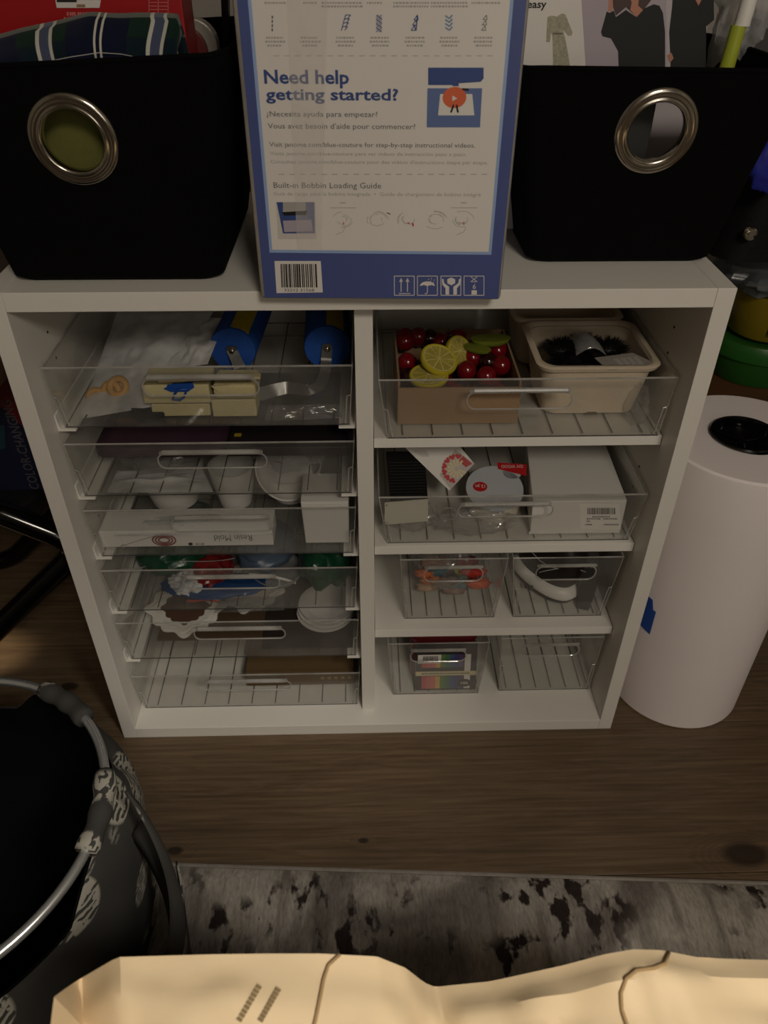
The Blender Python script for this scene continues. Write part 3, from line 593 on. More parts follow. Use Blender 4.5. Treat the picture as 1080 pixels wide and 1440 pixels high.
for cx in (482, 530, 574, 612, 650):
    for k in range(7):
        a0 = rs.uniform(0, 6.28); ra = rs.uniform(5, 17); ln = rs.uniform(.8, 2.2)
        sline(m, [(cx+ra*math.cos(a0+ln*i/6), 309+ra*.75*math.sin(a0+ln*i/6)) for i in range(7)], .6)
for cx in (482, 652): sline(m, [(cx-18, 292), (cx+19, 292)], .8); sline(m, [(cx-4, 285), (cx+4, 285)], 1.2); sline(m, [(cx-10, 330), (cx, 326), (cx+3, 320)], .7)
m.build('diagram_lines', M('print_faint_line', '#a49d99', .6), sb, kind='stuff')
m = MB(); sline(m, [(483, 312), (483, 316)], 1.2); sline(m, [(573, 313), (576, 314)], 1.5); sline(m, [(580, 313), (581, 318)], 2); sline(m, [(652, 312), (652, 316)], 1.4); m.build('diagram_accent', red, sb)
m = MB(); sline(m, [(544, 299), (549, 301)], 1.5); m.build('diagram_accent', ink, sb)
# clear packing tape over the print, printed sides of the carton
tapef = CLEAR('packing_tape_glare', (1, 1, 1), .13, (.84, .80, .76), .25, .2, .015)  # pale haze puts the tape's glare into its colour
MB().pprism(SF, [(402, -40), (462, -40), (452, 350), (418, 350)], .0009, .0011).build('clear_tape', tapef, sb)
SL = Face(SF.pt(-.004, 0, -SD), -SF.n*-1, (0, 0, 1)); SR = Face(SF.pt(SW+.002, 0, 0), -SF.n, (0, 0, 1))
MB().fbox(SR, .006, SD-.006, .006, SZ-.006, 0, .0004).build('printed_side', blue, sb); MB().fbox(SR, .03, SD-.03, .06, SZ-.03, .0004, .0006).build('side_panel', print_w, sb)
MB().fbox(SL, .006, SD-.010, .006, SZ-.006, 0, .0004).build('printed_side', blue, sb)
# barcode label
MB().pprism(SF, [(386, 367), (451, 367), (454, 411), (389, 412)], .0001, .0004).build('barcode_label', print_w, sb)
m = MB(); x = 394.5
while x < 443: l = rs.choice((.7, 1.0, 1.6, 2.4)); sk = 1.5; m.pprism(SF, [(x, 371), (x+l, 371), (x+l+sk, 404), (x+sk, 404)], WZ0, WZ1); x += l+rs.choice((.7, 1.0, 1.6))
m.build('barcode', black, sb); stx('32212 31568', 400, 442, 409.5, 405.5, black)
# handling pictograms
m = MB()
for x0_ in (554.5, 587, 620, 652.5):
    w_ = 28; sline(m, [(x0_, 388), (x0_+w_, 388), (x0_+w_, 415), (x0_, 415), (x0_, 388)], .9)
m.build('pictogram_frame', print_w, sb)
m = MB()
for x in (564, 573): sline(m, [(x, 393), (x, 410)], 1.2); m.pprism(SF, [(x-2.6, 396), (x, 390.5), (x+2.6, 396)], WZ0, WZ1)
sline(m, [(561, 412.5), (577, 412.5)], .9); m.build('arrow_pictogram', print_w, sb)
m = MB(); m.pprism(SF, [(590.5, 402)]+[(601+10.5*math.cos(t), 402-6.5*math.sin(t)) for t in [math.pi-i*math.pi/10 for i in range(11)]][1:]+[(607, 400.5), (601, 402), (596, 400.5)], WZ0, WZ1)
sline(m, [(601, 400), (601, 411), (599.5, 413), (597.5, 412)], 1.0)
for x, y in ((603, 392), (607, 391), (611, 393), (606, 394.5), (610, 396)): sline(m, [(x, y), (x-.8, y+1.4)], .8)
m.build('umbrella_pictogram', print_w, sb)
m = MB(); m.pprism(SF, [(634.5, 390), (640, 392.5), (640, 398), (634.5, 401), (629, 398), (629, 392.5)], WZ0, WZ1)
for sx in (-1, 1): m.pprism(SF, [(634.5+sx*13, 392), (634.5+sx*11, 392), (634.5+sx*10, 398), (634.5+sx*3, 403), (634.5+sx*3, 414), (634.5+sx*8, 414), (634.5+sx*8, 405), (634.5+sx*12.5, 400)], WZ0, WZ1)
m.build('hands_pictogram', print_w, sb)
m = MB(); sline(m, [(662, 389), (671, 396)], .8); sline(m, [(671, 389), (662, 396)], .8); sline(m, [(663, 396), (670, 396)], .8); m.pprism(SF, [(663, 408), (670.5, 408), (670.5, 414), (663, 414)], WZ0, WZ1); m.build('stack_pictogram', print_w, sb)
m = MB(); text_mb(m, SF, '6', 664.5, 669, 406, 399, WZ0, WZ1); m.build('lettering', print_w, sb)
# ------------------------------------------------------------------ paper roll
paper = M('roll_paper', '#efe6e5', .55, var=.03, vscale=3, bump=.04, bscale=12)
rc0, rc1, RT = V((.634, .124, 0)), V((.624, .122, 0)), .597
pr = thing('paper_roll', 'tall white paper roll with a black end plug beside cabinet', 'paper roll', (rc0.x, rc0.y, 0))
def rl(z, r): c = rc0.lerp(rc1, z/RT); return [c+V((r*math.cos(t), r*math.sin(t), z)) for t in [i*2*math.pi/64 for i in range(64)]]
MB().loft([rl(0, .127), rl(.004, .130), rl(.15, .132), rl(.35, .135), rl(.5, .138), rl(.585, .1405), rl(.594, .1395), rl(RT, .136), rl(RT, .056), rl(RT-.03, .050), rl(.3, .050)]).build('roll', paper, pr, smooth=True, auto=35)
c = rc1+V((-.006, 0, RT))
MB().lathe([(.0485, -.02), (.0485, .001), (.0545, .0015), (.056, .004), (.054, .0065), (.049, .0065), (.0465, -.002), (.045, -.012), (.0001, -.012)], c, (0, 0, 1), 48).build('end_plug', gloss_b, pr, smooth=True, label='black plastic end plug', auto=40)
for k in range(3):
    t = .3+k*2.09; MB().tube([c+V((.006*math.cos(t), .006*math.sin(t), -.0105)), c+V((.044*math.cos(t), .044*math.sin(t), -.0105))], .0016, 6).build('plug_spoke', gloss_b, pr)
ang = [math.radians(a) for a in (196, 201, 206, 211, 216, 221, 226)]
tp = MB()
qz0, qz1 = .228, .294
tp.grid(lambda u, v: (lambda a, z: (rc0.lerp(rc1, z/RT)+V((.1345*math.cos(a), .1345*math.sin(a), z))))(math.radians(188+27*u), qz0+(qz1-qz0)*v-.012*u*(1-v)-.02*(1 if u > .8 else 0)*v), 10, 6, .0005)
tp.build('blue_tape', M('painters_tape', '#17479c', .6), pr, label='blue painters tape')
# ------------------------------------------------------------------ stack right of the cabinet
wt = M('brown_wood', '#5a3a22', .5, var=.2, vscale=4, stretch=(1, 8, 1))
st = thing('side_stand', 'low brown wooden stand behind the paper roll', 'table', (.86, .44, 0))
MB().box(.53, 1.18, .27, .605, .50, .522).build('top', wt, st, bevel=.002)
for x, y in ((.55, .29), (.55, .58), (1.15, .29), (1.15, .58)): MB().box(x-.015, x+.015, y-.015, y+.015, 0, .50).build('leg', wt, st, bevel=.002)
def tub(name, label, c, z0, z1, r0, r1, mat, lid=None, lidh=.02, cat='container', matl=None):
    root = thing(name, label, cat, (c[0], c[1], z0)); t = .002
    MB().lathe([(r0-.004, 0), (r0, .004), (r1, z1-z0), (r1-t, z1-z0), (r0-t, .006), (.0001, .006)], (c[0], c[1], z0), n=40).build('body', mat, root, smooth=True, auto=40)
    if lid: MB().lathe([(r1+.001, -.010), (r1+.006, -.010), (r1+.007, lidh*.5), (r1+.002, lidh), (r1-.008, lidh), (r1-.012, lidh*.6), (.0001, lidh*.6)], (c[0], c[1], z1), n=40).build('lid', lid, root, smooth=True, auto=40)
    return root
gc = P(1078, 545, z=.523)+V((.0, .095, 0)); gc.y = min(gc.y, .50)
gp = M('green_plastic', '#245a1e', .35, var=.08, vscale=10); yp = M('yellow_plastic', '#857318', .4, var=.1, vscale=10)  # both darkened, shade of the dim corner put into the plastic colours
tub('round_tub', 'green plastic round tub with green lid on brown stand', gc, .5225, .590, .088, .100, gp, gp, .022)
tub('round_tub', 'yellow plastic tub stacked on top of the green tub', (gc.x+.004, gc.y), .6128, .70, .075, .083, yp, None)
MB().grid(lambda u, v: V((gc.x-.03+.08*u, gc.y-.079-.006*math.sin(u*3.1), .632+.05*v)), 8, 4, .0006).build('paper_label', M('yellow_paper', '#d8bb3a', .8), label='bright yellow paper label on the yellow tub', cat='label')
crumple('wrapped_tub', 'clear plastic bag of lids on the yellow tub', 'plastic bag', V((gc.x-.005, gc.y-.01, .740)), (.118, .085, .046), CLEAR('smoky_film', (.6, .63, .66), .22, (.33, .37, .4), .12, .5, .08), .3, 3, 9, floor_z=.7015)
bb = thing('black_bag', 'black fabric bag with a snap on the wrapped tub', 'bag', (.80, .48, .78))
MB().loft([rrl(.80+.004*k, .475, .792+.03*k, .37-.010*k, .20-.006*k, .05) for k in range(9)]).build('body', M('black_nylon', '#09090a', .7, var=.2, vscale=20, bump=.2, bscale=60, spec=.2), bb, smooth=True, auto=50)
sp = P(1053, 327, y=.371); MB().lathe([(.0001, .004), (.004, .004), (.0045, .001), (.008, .001), (.0105, .003), (.0115, .001), (.0115, -.002)], sp+V((0, -.006, 0)), (0, -1, .1), 28).build('snap', silver, bb, smooth=True, label='metal snap button', auto=30)
crumple('blue_pouch', 'royal blue pouch lying over the black fabric bag', 'pouch', P(1092, 225, y=.340), (.042, .015, .045), M('royal_blue_cloth', '#1b2590', .6), .2, 2, 5)
# ------------------------------------------------------------------ chair and box left of the cabinet
ch = thing('tube_chair', 'black tubular cantilever chair beside the cabinet', 'chair', (-.82, .30, 0))
def bend(pts, r=.05, n=6):
    o = [V(pts[0])]
    for a, b, c in zip(pts, pts[1:], pts[2:]):
        a, b, c = V(a), V(b), V(c); p0 = b+(a-b).normalized()*r; p1 = b+(c-b).normalized()*r
        o += [p0.lerp(b, t).lerp(b.lerp(p1, t), t) for t in [i/n for i in range(n+1)]]
    return o+[V(pts[-1])]
for y in (.135, .50):
    MB().tube(bend([(-1.25, y, .455), (-.665, y, .472), (-.505, y, .375), (-.865, y, .023), (-1.25, y, .023)], .05), .0215, 14).build('side_tube', gloss_b, ch, smooth=True)
MB().loft([rrl(-.90, .3175, .412, .60, .30, .04), rrl(-.90, .3175, .418, .62, .32, .05), rrl(-.90, .3175, .436, .62, .32, .05), rrl(-.90, .3175, .442, .60, .30, .04)]).build('seat', M('black_vinyl', '#0d0d0d', .5), ch, smooth=True, auto=40)
MB().tube([(-1.25, .135, .023), (-1.25, .50, .023)], .0215, 12).build('floor_bar', gloss_b, ch, smooth=True)
cbx = thing('printed_carton', 'dark red and navy carton with sideways white lettering on chair', 'box', (-.72, .30, .443))
CF = Face((0, .21, 0), (1, 0, 0), (0, 0, 1)); cx1 = -.574
MB().box(cx1-.26, cx1, .21, .42, .4425, .702).build('carton', M('navy_print', '#12162e', .5), cbx, bevel=.002)
MB().pprism(CF, [(-60, 506), (70, 506), (62, 590), (30, 598), (0, 570), (-60, 560)], 0, .0004).build('red_band', M('dark_red_print', '#5c0f12', .5), cbx)
MB().pprism(CF, [(-30, 600), (6, 598), (8, 630), (-30, 640)], 0, .0004).build('teal_patch', M('teal_print', '#1c3a44', .5), cbx)
m = MB(); text_mb(m, CF, 'COLOR-CHANGING', 0, 0, 0, 0, 0, .0008, uvbox=(-.604, -.587, .446, .628), rot=90, bold=.01); m.build('lettering', M('print_shaded_white', '#4a474a', .6), cbx)  # white print darkened, shade from the desk put into its colour
dsk = thing('desk', 'brown wooden desk over the tubular chair', 'desk', (-1.05, .35, 0))
dw = M('desk_wood', '#4a3424', .5, var=.15, vscale=3, stretch=(1, 9, 1))
MB().box(-1.60, -.505, -.08, .78, .745, .775).build('top', dw, dsk, bevel=.003); MB().box(-1.60, -1.575, -.05, .77, 0, .745).build('side_panel', dw, dsk, bevel=.002); MB().box(-.545, -.510, .735, .775, 0, .745).build('leg', dw, dsk, bevel=.002)
# ------------------------------------------------------------------ hamper
def hamper_mat():
    m = bpy.data.materials.new('hamper_canvas'); m.use_nodes = True; nt = m.node_tree; L = nt.links.new; b = nt.nodes['Principled BSDF']
    tc = N(nt, 'ShaderNodeTexCoord')
    v = N(nt, 'ShaderNodeTexVoronoi'); v.inputs['Scale'].default_value = 11; L(tc.outputs['Object'], v.inputs['Vector'])
    n = N(nt, 'ShaderNodeTexNoise'); n.inputs['Scale'].default_value = 75; n.inputs['Detail'].default_value = 2; L(tc.outputs['Object'], n.inputs['Vector'])
    w_ = N(nt, 'ShaderNodeTexWave'); w_.inputs['Scale'].default_value = 42; w_.inputs['Distortion'].default_value = 5; w_.wave_type = 'RINGS'; L(tc.outputs['Object'], w_.inputs['Vector'])
    a = N(nt, 'ShaderNodeMapRange'); a.inputs[1].default_value = .44; a.inputs[2].default_value = .40; L(v.outputs['Distance'], a.inputs[0])
    c_ = N(nt, 'ShaderNodeMapRange'); c_.inputs[1].default_value = .52; c_.inputs[2].default_value = .56; L(n.outputs[0], c_.inputs[0])
    d = N(nt, 'ShaderNodeMapRange'); d.inputs[1].default_value = .55; d.inputs[2].default_value = .65; L(w_.outputs['Fac'], d.inputs[0])
    mx = N(nt, 'ShaderNodeMath', operation='MAXIMUM'); L(c_.outputs[0], mx.inputs[0]); L(d.outputs[0], mx.inputs[1])
    mu = N(nt, 'ShaderNodeMath', operation='MULTIPLY'); L(a.outputs[0], mu.inputs[0]); L(mx.outputs[0], mu.inputs[1])
    m8 = N(nt, 'ShaderNodeMath', operation='MULTIPLY'); m8.inputs[1].default_value = .6; L(mu.outputs[0], m8.inputs[0])
    x = N(nt, 'ShaderNodeMix', data_type='RGBA'); x.inputs[6].default_value = hx('#3a3937'); x.inputs[7].default_value = hx('#b8b3a6'); L(m8.outputs[0], x.inputs[0]); L(x.outputs[2], b.inputs['Base Color'])
    b.inputs['Roughness'].default_value = .85; b.inputs['Specular IOR Level'].default_value = .2; return m
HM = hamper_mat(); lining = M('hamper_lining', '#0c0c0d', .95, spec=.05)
hc = V((-.545, -.412, 0)); HR = .217; HZ = .40
hp = thing('laundry_hamper', 'open charcoal fabric hamper with a silver hoop and white doodles', 'hamper', (hc.x, hc.y, 0))
def rp(a, r=HR, z=HZ): return hc+V((r*math.cos(a), r*math.sin(a), z))
def ang_of(px, py): q = P(px, py, z=HZ); return math.atan2(q.y-hc.y, q.x-hc.x)
MB().tube([rp(i*2*math.pi/96) for i in range(96)], .0062, 10, True).build('hoop', M('hoop_steel', '#e8ecee', .24, .9), hp, smooth=True)
sl = [(ang_of(128, 1006), ang_of(62, 968)), (ang_of(118, 1197), ang_of(146, 1088)), (2.6, 3.3), (-2.3, -1.75)]
def near_sleeve(a):
    best = 9
    for s0, s1 in sl:
        for k in range(9):
            m_ = s0+(s1-s0)*k/8; d = abs((a-m_+math.pi) % (2*math.pi)-math.pi); best = min(best, d)
    return best
for s0, s1 in sl:
    pts = [rp(s0+(s1-s0)*i/14) for i in range(15)]
    MB().tube(pts, lambda t: .0135+.0025*math.sin(t*17)*.5, 12).build('hoop_sleeve', HM, hp, smooth=True)
def hb(a, v, ins=0):
    d = near_sleeve(a); dip = .055*min(1, d/.28)**1.5 if d > .02 else 0
    zt = HZ-.010-dip; z = zt*(1-v)+.0108*v
    r = HR+.006-ins+.030*math.sin(v*math.pi)**.8+.012*nz((math.cos(a)*2.2, math.sin(a)*2.2, v*3))*(1 if v > .05 else .3)-.035*v*v
    return hc+V((r*math.cos(a), r*math.sin(a), z))
NA, NVv = 120, 26
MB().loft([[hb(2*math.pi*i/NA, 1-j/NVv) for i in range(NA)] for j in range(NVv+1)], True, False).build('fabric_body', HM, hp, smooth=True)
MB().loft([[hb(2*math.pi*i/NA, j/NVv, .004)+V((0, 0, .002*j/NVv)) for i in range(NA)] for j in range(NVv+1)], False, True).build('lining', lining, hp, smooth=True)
# carry strap and side pocket hanging on the outer side
def strap(u, v):
    a0 = ang_of(135, 1150)
    a = a0+.05-.55*u; bow = math.sin(u*math.pi)
    z = .385-.30*u+.10*(v-.5)*(1-.3*bow); r = HR+.022+.050*bow+.018*math.sin(v*3.14)+.012*v
    return hc+V((r*math.cos(a), r*math.sin(a), max(.03, z)))
MB().grid(strap, 30, 8, .003).build('carry_strap', HM, hp, smooth=True)
def pocket(u, v):
    a = ang_of(135, 1150)-.62+.75*u; r = HR+.042+.022*math.sin(u*math.pi)+.018*(1-v); return hc+V((r*math.cos(a), r*math.sin(a), .24-.21*v+.012*math.sin(u*5)))
MB().grid(pocket, 24, 12, .003).build('side_pocket', HM, hp, smooth=True)
# ------------------------------------------------------------------ kraft bag in front
bagm = M('kraft_paper', '#d8c19c', .75, var=.08, vscale=5, bump=.12, bscale=14)
far = [(110, 1378), (165, 1346), (230, 1344), (300, 1342), (380, 1341), (450, 1341), (530, 1345), (570, 1361), (597, 1382), (612, 1388), (640, 1385), (690, 1380), (740, 1369), (790, 1358), (850, 1342), (890, 1335), (930, 1336), (985, 1347), (1080, 1350), (1150, 1352)]
FY = -.662
fp = [P(x, y, y=FY) for x, y in far]; fp = [P(76, 1402, y=-.705), P(92, 1390, y=-.685)]+fp
x_l, x_r = fp[0].x, fp[-1].x
kb = thing('paper_bag', 'crumpled brown kraft paper bag standing on the rug', 'paper bag', ((x_l+x_r)/2, -.77, .009))
def bag_top(u, v):
    k = u*(len(fp)-1); i = min(int(k), len(fp)-2); a = fp[i].lerp(fp[i+1], k-i); nb = V((x_l+(x_r-x_l)*u, -.88, .560))
    q = a.lerp(nb, v); rr_ = max(0, min(1, (u-.5)/.15)); dz = .012*rr_*math.sin(min(1, v*1.3)*math.pi)
    cr1 = (.002+.008*rr_)*max(0, 1-abs(v-.12-.03*math.sin(u*5))/.08)
    q.z += dz*.6+cr1+.010*nz((u*7, v*3, 2))*min(1, v*8)+.005*nz((u*22, v*8, 5))*min(1, v*8); return q
MB().grid(bag_top, 110, 36).build('top_panel', bagm, kb, smooth=True, auto=30)
def wall_g(fn_top, fn_bot): return lambda u, v: fn_top(u).lerp(fn_bot(u), v)+V((0, .006*nz((u*6, v*4, 9))*math.sin(v*3.14), 0))
bz = .0105
MB().grid(wall_g(lambda u: V(bag_top(1-u, 0)), lambda u: V((x_r+(x_l+.02-x_r)*u, FY+.01, bz))), 60, 20).build('back_panel', bagm, kb, smooth=True)
MB().grid(wall_g(lambda u: V(bag_top(u, 1)), lambda u: V((x_l+.02+(x_r-x_l-.02)*u, -.87, bz))), 60, 20).build('front_panel', bagm, kb, smooth=True)
MB().grid(wall_g(lambda u: V(bag_top(0, u)), lambda u: V((x_l+.02, FY+.01+(-.87-FY-.01)*u, bz))), 16, 20).build('gusset', bagm, kb, smooth=True)
MB().grid(wall_g(lambda u: V(bag_top(1, 1-u)), lambda u: V((x_r, -.87+(FY+.01+.87)*u, bz))), 16, 20).build('gusset', bagm, kb, smooth=True)
MB().box(x_l+.02, x_r, -.87, FY+.01, bz-.001, bz).build('base', bagm, kb)
def on_bag(px, py):
    def err(u, v):
        d = V(bag_top(u, v))-CAM; z = d.dot(cf); return (540+FPX*d.dot(cr)/z-px)**2+(720-FPX*d.dot(cu)/z-py)**2
    bu, bv = min(((i/60, j/60) for i in range(61) for j in range(31)), key=lambda t: err(*t)); st_ = 1/120
    for _ in range(9):
        bu, bv = min(((min(1, max(0, bu+a*st_)), min(1, max(0, bv+b*st_))) for a in (-1, 0, 1) for b in (-1, 0, 1)), key=lambda t: err(*t)); st_ *= .6
    return V(bag_top(bu, bv))
twine = M('twine', '#9a805a', .9)
for pts in ([(478, 1343), (462, 1358), (455, 1378), (451, 1400), (447, 1420), (443, 1438), (438, 1460)], [(940, 1340), (935, 1356), (920, 1362), (895, 1365), (880, 1377), (873, 1397), (874, 1420), (880, 1438), (890, 1465)]):
    MB().tube([on_bag(*q)+V((0, 0, .0012)) for q in pts], .0015, 8).build('twine_handle', twine, kb, smooth=True)
inkb = M('bag_print', '#84704f', .85); m = MB(); rs = random.Random(5)
for (xa, ya), (xb, yb) in (((364, 1389), (334, 1440)), ((391, 1393), (364, 1440))):
    for k in range(9):
        t0 = k/9; x, y = xa+(xb-xa)*t0, ya+(yb-ya)*t0; q = on_bag(x, y)+V((0, 0, .0012)); s_ = .0022
        dv = V((xb-xa, -(yb-ya), 0)).normalized(); pv = V((-dv.y, dv.x, 0))
        m.hexa([q+dv*a*s_*.55+pv*b*s_+V((0, 0, c)) for c in (0, .0004) for a, b in ((-1, -1), (1, -1), (1, 1), (-1, 1))])
m.build('faded_print', inkb, kb, kind='stuff')
# ================================================================== contents of the trays
def rib_floor(i): return DZ[i]+.0031
# ---- top tray: rollers, sponges, frosted bag, wooden rings
Z = rib_floor(0)
rblue = M('roller_blue', '#13489a', .75, var=.12, vscale=60, bump=.2, bscale=300); ryel = M('roller_yellow', '#b09a1e', .7, var=.1, vscale=60)
def roller(px, py, y, tilt, label, arm):
    c = P(px, py, y=y); R = .0368; c.z = max(c.z, Z+R+.0005); ax = V((tilt, 1, 0)).normalized(); L_ = .19
    root = thing('paint_roller', label, 'paint roller', (c.x, c.y, Z))
    MB().lathe([(.010, -.001), (R*.97, 0), (R, .003), (R, L_), (R*.97, L_+.003), (.010, L_+.003)], c, ax, 36).build('foam_cover', rblue, root, smooth=True, auto=40)
    up = V((0, 0, 1)); sd = ax.cross(up)
    def st(u, v):
        a = math.radians(18+46*u); return c+ax*(.003+(L_-.006)*v)+(up*math.sin(a+.45)+sd*math.cos(a+.45))*(R+.0006)
    MB().grid(st, 8, 2, .0005).build('yellow_stripe', ryel, root)
    MB().lathe([(.0001, .0035), (.003, .0035), (.0045, .002), (.0052, 0)], c-ax*.0050, -ax, 16).build('screw', silver, root, smooth=True)
    pts = [c-ax*.0035+V((0, 0, .009)), c-ax*.0035]+[P(*q, **k) for q, k in arm]
    def strip(u, v):
        k = u*(len(pts)-1); i = min(int(k), len(pts)-2); q = pts[i].lerp(pts[i+1], k-i); j0, j1 = max(0, min(int(k-.5), len(pts)-2)), 0; d = (pts[min(i+1, len(pts)-1)]-pts[max(i-1, 0)]).normalized()
        n = d.cross(V((0, -.85, .55))).normalized(); return q+n*(v-.5)*2*(.0085+.004*max(0, u-.5))*(.7 if u < .03 else 1)
    MB().grid(strip, 40, 3, .0016).build('arm', steel, root, smooth=True, auto=40)
    return root
roller(327, 492, .195, .06, 'blue foam paint roller with grey arm behind the cream sponges', [((331, 503), dict(y=.185)), ((337, 517), dict(y=.175)), ((342, 528), dict(z=Z+.012))])
roller(460, 489, .195, -.03, 'blue foam paint roller with grey arm bent sideways in view', [((459, 505), dict(y=.188)), ((457, 525), dict(y=.170)), ((450, 543), dict(z=Z+.010)), ((436, 549), dict(z=Z+.008)), ((420, 547), dict(z=Z+.007)), ((403, 545), dict(z=Z+.007)), ((385, 549), dict(z=Z+.006)), ((364, 555), dict(z=Z+.006))])
sp_m = M('cream_foam', '#c0b489', .9, var=.06, vscale=40, bump=.25, bscale=400)
def block(name, label, cat, px0, px1, pyt, pyb, y, d, mat, bevel=.002):
    a = P(px0, pyb, y=y); b = P(px1, pyb, y=y); return MB().box(a.x, b.x, y, y+d, max(a.z, Z+.0002), P(px0, pyt, y=y).z).build(name, mat, label=label, cat=cat, bevel=bevel)
block('sponge_block', 'lower cream sponge under the blue clip', 'sponge', 215, 297, 568.5, 586, .072, .050, sp_m)
block('sponge_block', 'upper cream sponge held by the blue clip', 'sponge', 203, 297, 542, 568, .066, .055, sp_m)
block('sponge_block', 'lower cream sponge beside the grey roller arm', 'sponge', 300, 362, 562.5, 588, .069, .050, sp_m)
block('sponge_block', 'upper rounded cream sponge beside the grey roller arm', 'sponge', 301, 362, 541, 562, .066, .050, sp_m, bevel=.005)
y_ = .062; MB().loft([[V((x, yy, z_)) for yy, z_ in ((y_, zc-.002), (y_+.012, zc-.002), (y_+.012, zc+.002), (y_, zc+.002))] for x, zc in ((P(222, 536, y=y_).x, P(222, 537, y=y_).z), (P(300, 533, y=y_).x, P(300, 533, y=y_).z), (P(366, 531, y=y_).x, P(366, 532, y=y_).z))]).build('craft_stick', M('pale_wood', '#c8b78a', .7, var=.1, vscale=10, stretch=(1, 12, 1)), label='pale wooden stick lying across the cream sponges', cat='stick', bevel=.001)
WGF = Face((0, .0640, .70), (1, 0, 0), (0, 0, 1)); MB().pprism(WGF, [(297, 543), (322, 541), (316, 556)], -.002, .001).build('foam_wedge', sp_m, label='small cream foam wedge hanging between two sponges', cat='foam')
clipm = M('clip_blue', '#16438f', .4); cl = thing('spring_clip', 'dark blue plastic clip on the cream sponges', 'clip', P(255, 565, y=.06))
CFc = Face((0, .0625, .70), (1, 0, 0), (0, .04, 1))
MB().pprism(CFc, [(230, 547), (243, 540), (270, 539), (273, 545), (264, 551), (240, 551)], -.003, 0).build('jaw', clipm, cl)
m = MB(); lp = [CFc.pt(*CFc.uv(*q), .001) for q in ((251, 547), (263, 547), (259, 558), (253, 562), (243, 561), (246, 553))]; m.tube(lp, .0020, 8, True); m.build('loop', clipm, cl, smooth=True)
MB().grid(lambda u, v: P(235+75*u, 541-11*u+4*v*(1-.3*u), y=.0615+.03*u), 12, 2, .001).build('strap', clipm, cl)
def leaning_bag(name, label, corners, y_list, mat, th=.008, seed=0, amp=.010, cat='plastic bag', parent=None):
    """pillow like bag: four pixel corners (bl, br, tr, tl) each with its own depth"""
    Q = [P(*c, y=y) for c, y in zip(corners, y_list)]
    def fn(u, v, sg):
        q = (Q[0]*(1-u)+Q[1]*u)*(1-v)+(Q[3]*(1-u)+Q[2]*u)*v; n = (Q[1]-Q[0]).cross(Q[3]-Q[0]).normalized(); b = (math.sin(u*math.pi)*math.sin(v*math.pi))**.6
        return q+n*(sg*th*b+amp*nz((u*4+seed, v*4, sg*.3))*b+.4*amp*nz((u*11, v*11+seed, 0))*b)
    m = MB(); m.grid(lambda u, v: fn(u, v, 1), 26, 26); m.grid(lambda u, v: fn(1-u, v, -1), 26, 26)
    return m.build(name, mat, parent, label=label, cat=cat, smooth=True, auto=40)
bagf = CLEAR('milky_film', (.85, .85, .85), .58, (.72, .72, .71), .3, .3, .04)
leaning_bag('frosted_bag', 'frosted plastic bag slanting up from wooden rings to back', [(110, 590), (225, 570), (300, 438), (165, 438)], [.075, .085, .27, .30], bagf, .012, 2)
leaning_bag('frosted_sleeve', 'frosted flat sleeve leaning between the bag and roller', [(230, 520), (292, 512), (318, 447), (268, 447)], [.15, .14, .26, .27], bagf, .004, 6)
tgm = M('tag_grey', '#8f8d88', .8); tg = thing('paper_tag', 'pale printed paper tag at back of the top tray', 'tag', P(268, 457, y=.30))
TF = Face((0, .285, .79), (1, 0, 0), (0, .3, 1)); MB().pprism(TF, [(256, 440), (279, 440), (275, 459), (258, 458)], -.001, 0).build('card', tgm, tg)
for k in range(4): MB().pprism(TF, [(260+4*k, 441), (261.2+4*k, 441), (261+4*k, 455), (260+4*k, 455)], 0, .0003).build('bar', ink, tg)
rw = M('tan_wood', '#b98d4f', .6, var=.15, vscale=50)
for i, (px, py, r, tl) in enumerate(((137, 560, .0125, .2), (146, 568, .012, .7), (157, 551, .013, .5), (166, 544, .0125, .9))):
    c = P(px, py, y=.119); a = V((.3*math.sin(i*2), -1, tl)).normalized(); o1 = a.orthogonal().normalized(); o2 = a.cross(o1)
    MB().tube([c+o1*r*math.cos(t)+o2*r*math.sin(t) for t in [k*2*math.pi/20 for k in range(20)]], .0055, 8, True).build('wooden_ring', rw, label='tan wooden ring inside frosted plastic bag', cat='ring', group='wooden rings in frosted bag', smooth=True)
MB().prism(Face((0, 0, Z+.0002), (1, 0, 0), (0, 1, 0)), [tuple(P(*q, z=Z)[:2]) for q in ((178, 578), (198, 566), (235, 560), (232, 588), (204, 590))], 0, .008).build('black_pouch', M('black_cloth', '#0f0f10', .9), label='small black pouch on the top tray floor', cat='pouch', bevel=.003)
leaning_bag('clear_bag', 'crumpled clear plastic bag on the top tray floor', [(372, 592), (482, 588), (476, 568), (378, 570)], [.072, .072, .10, .10], film, .006, 8)
# ---- second tray: purple pouch and clear packets
Z = rib_floor(1)
pur = M('purple_vinyl', '#3a2631', .45, var=.15, vscale=8)
q0 = P(135, 640, y=.085); q1 = P(318, 640, y=.085)
MB().loft([rrl((q0.x+q1.x)/2, .20, z, (q1.x-q0.x)-i_, .25-i_, .02) for z, i_ in ((Z+.046, .02), (Z+.051, 0), (Z+.064, 0), (Z+.069, .012))]).build('flat_pouch', pur, label='dark purple flat pouch lying over clear packets in tray', cat='pouch', smooth=True, auto=40)
MB().box(P(320, 640, y=.085).x, -.028, .085, .335, Z+.044, Z+.060).build('flat_box', M('plum_black_carton', '#1f1619', .5), label='flat plum black box beside the purple pouch in tray', cat='box', bevel=.001)
MB().box(P(330, 618, y=.12).x, P(340, 618, y=.12).x, .118, .127, Z+.0602, Z+.0608).build('sticker', M('yellow_sticker', '#a8921f', .6), label='tiny yellow sticker on the flat plum black box', cat='sticker')
m = MB(); y0_ = .17
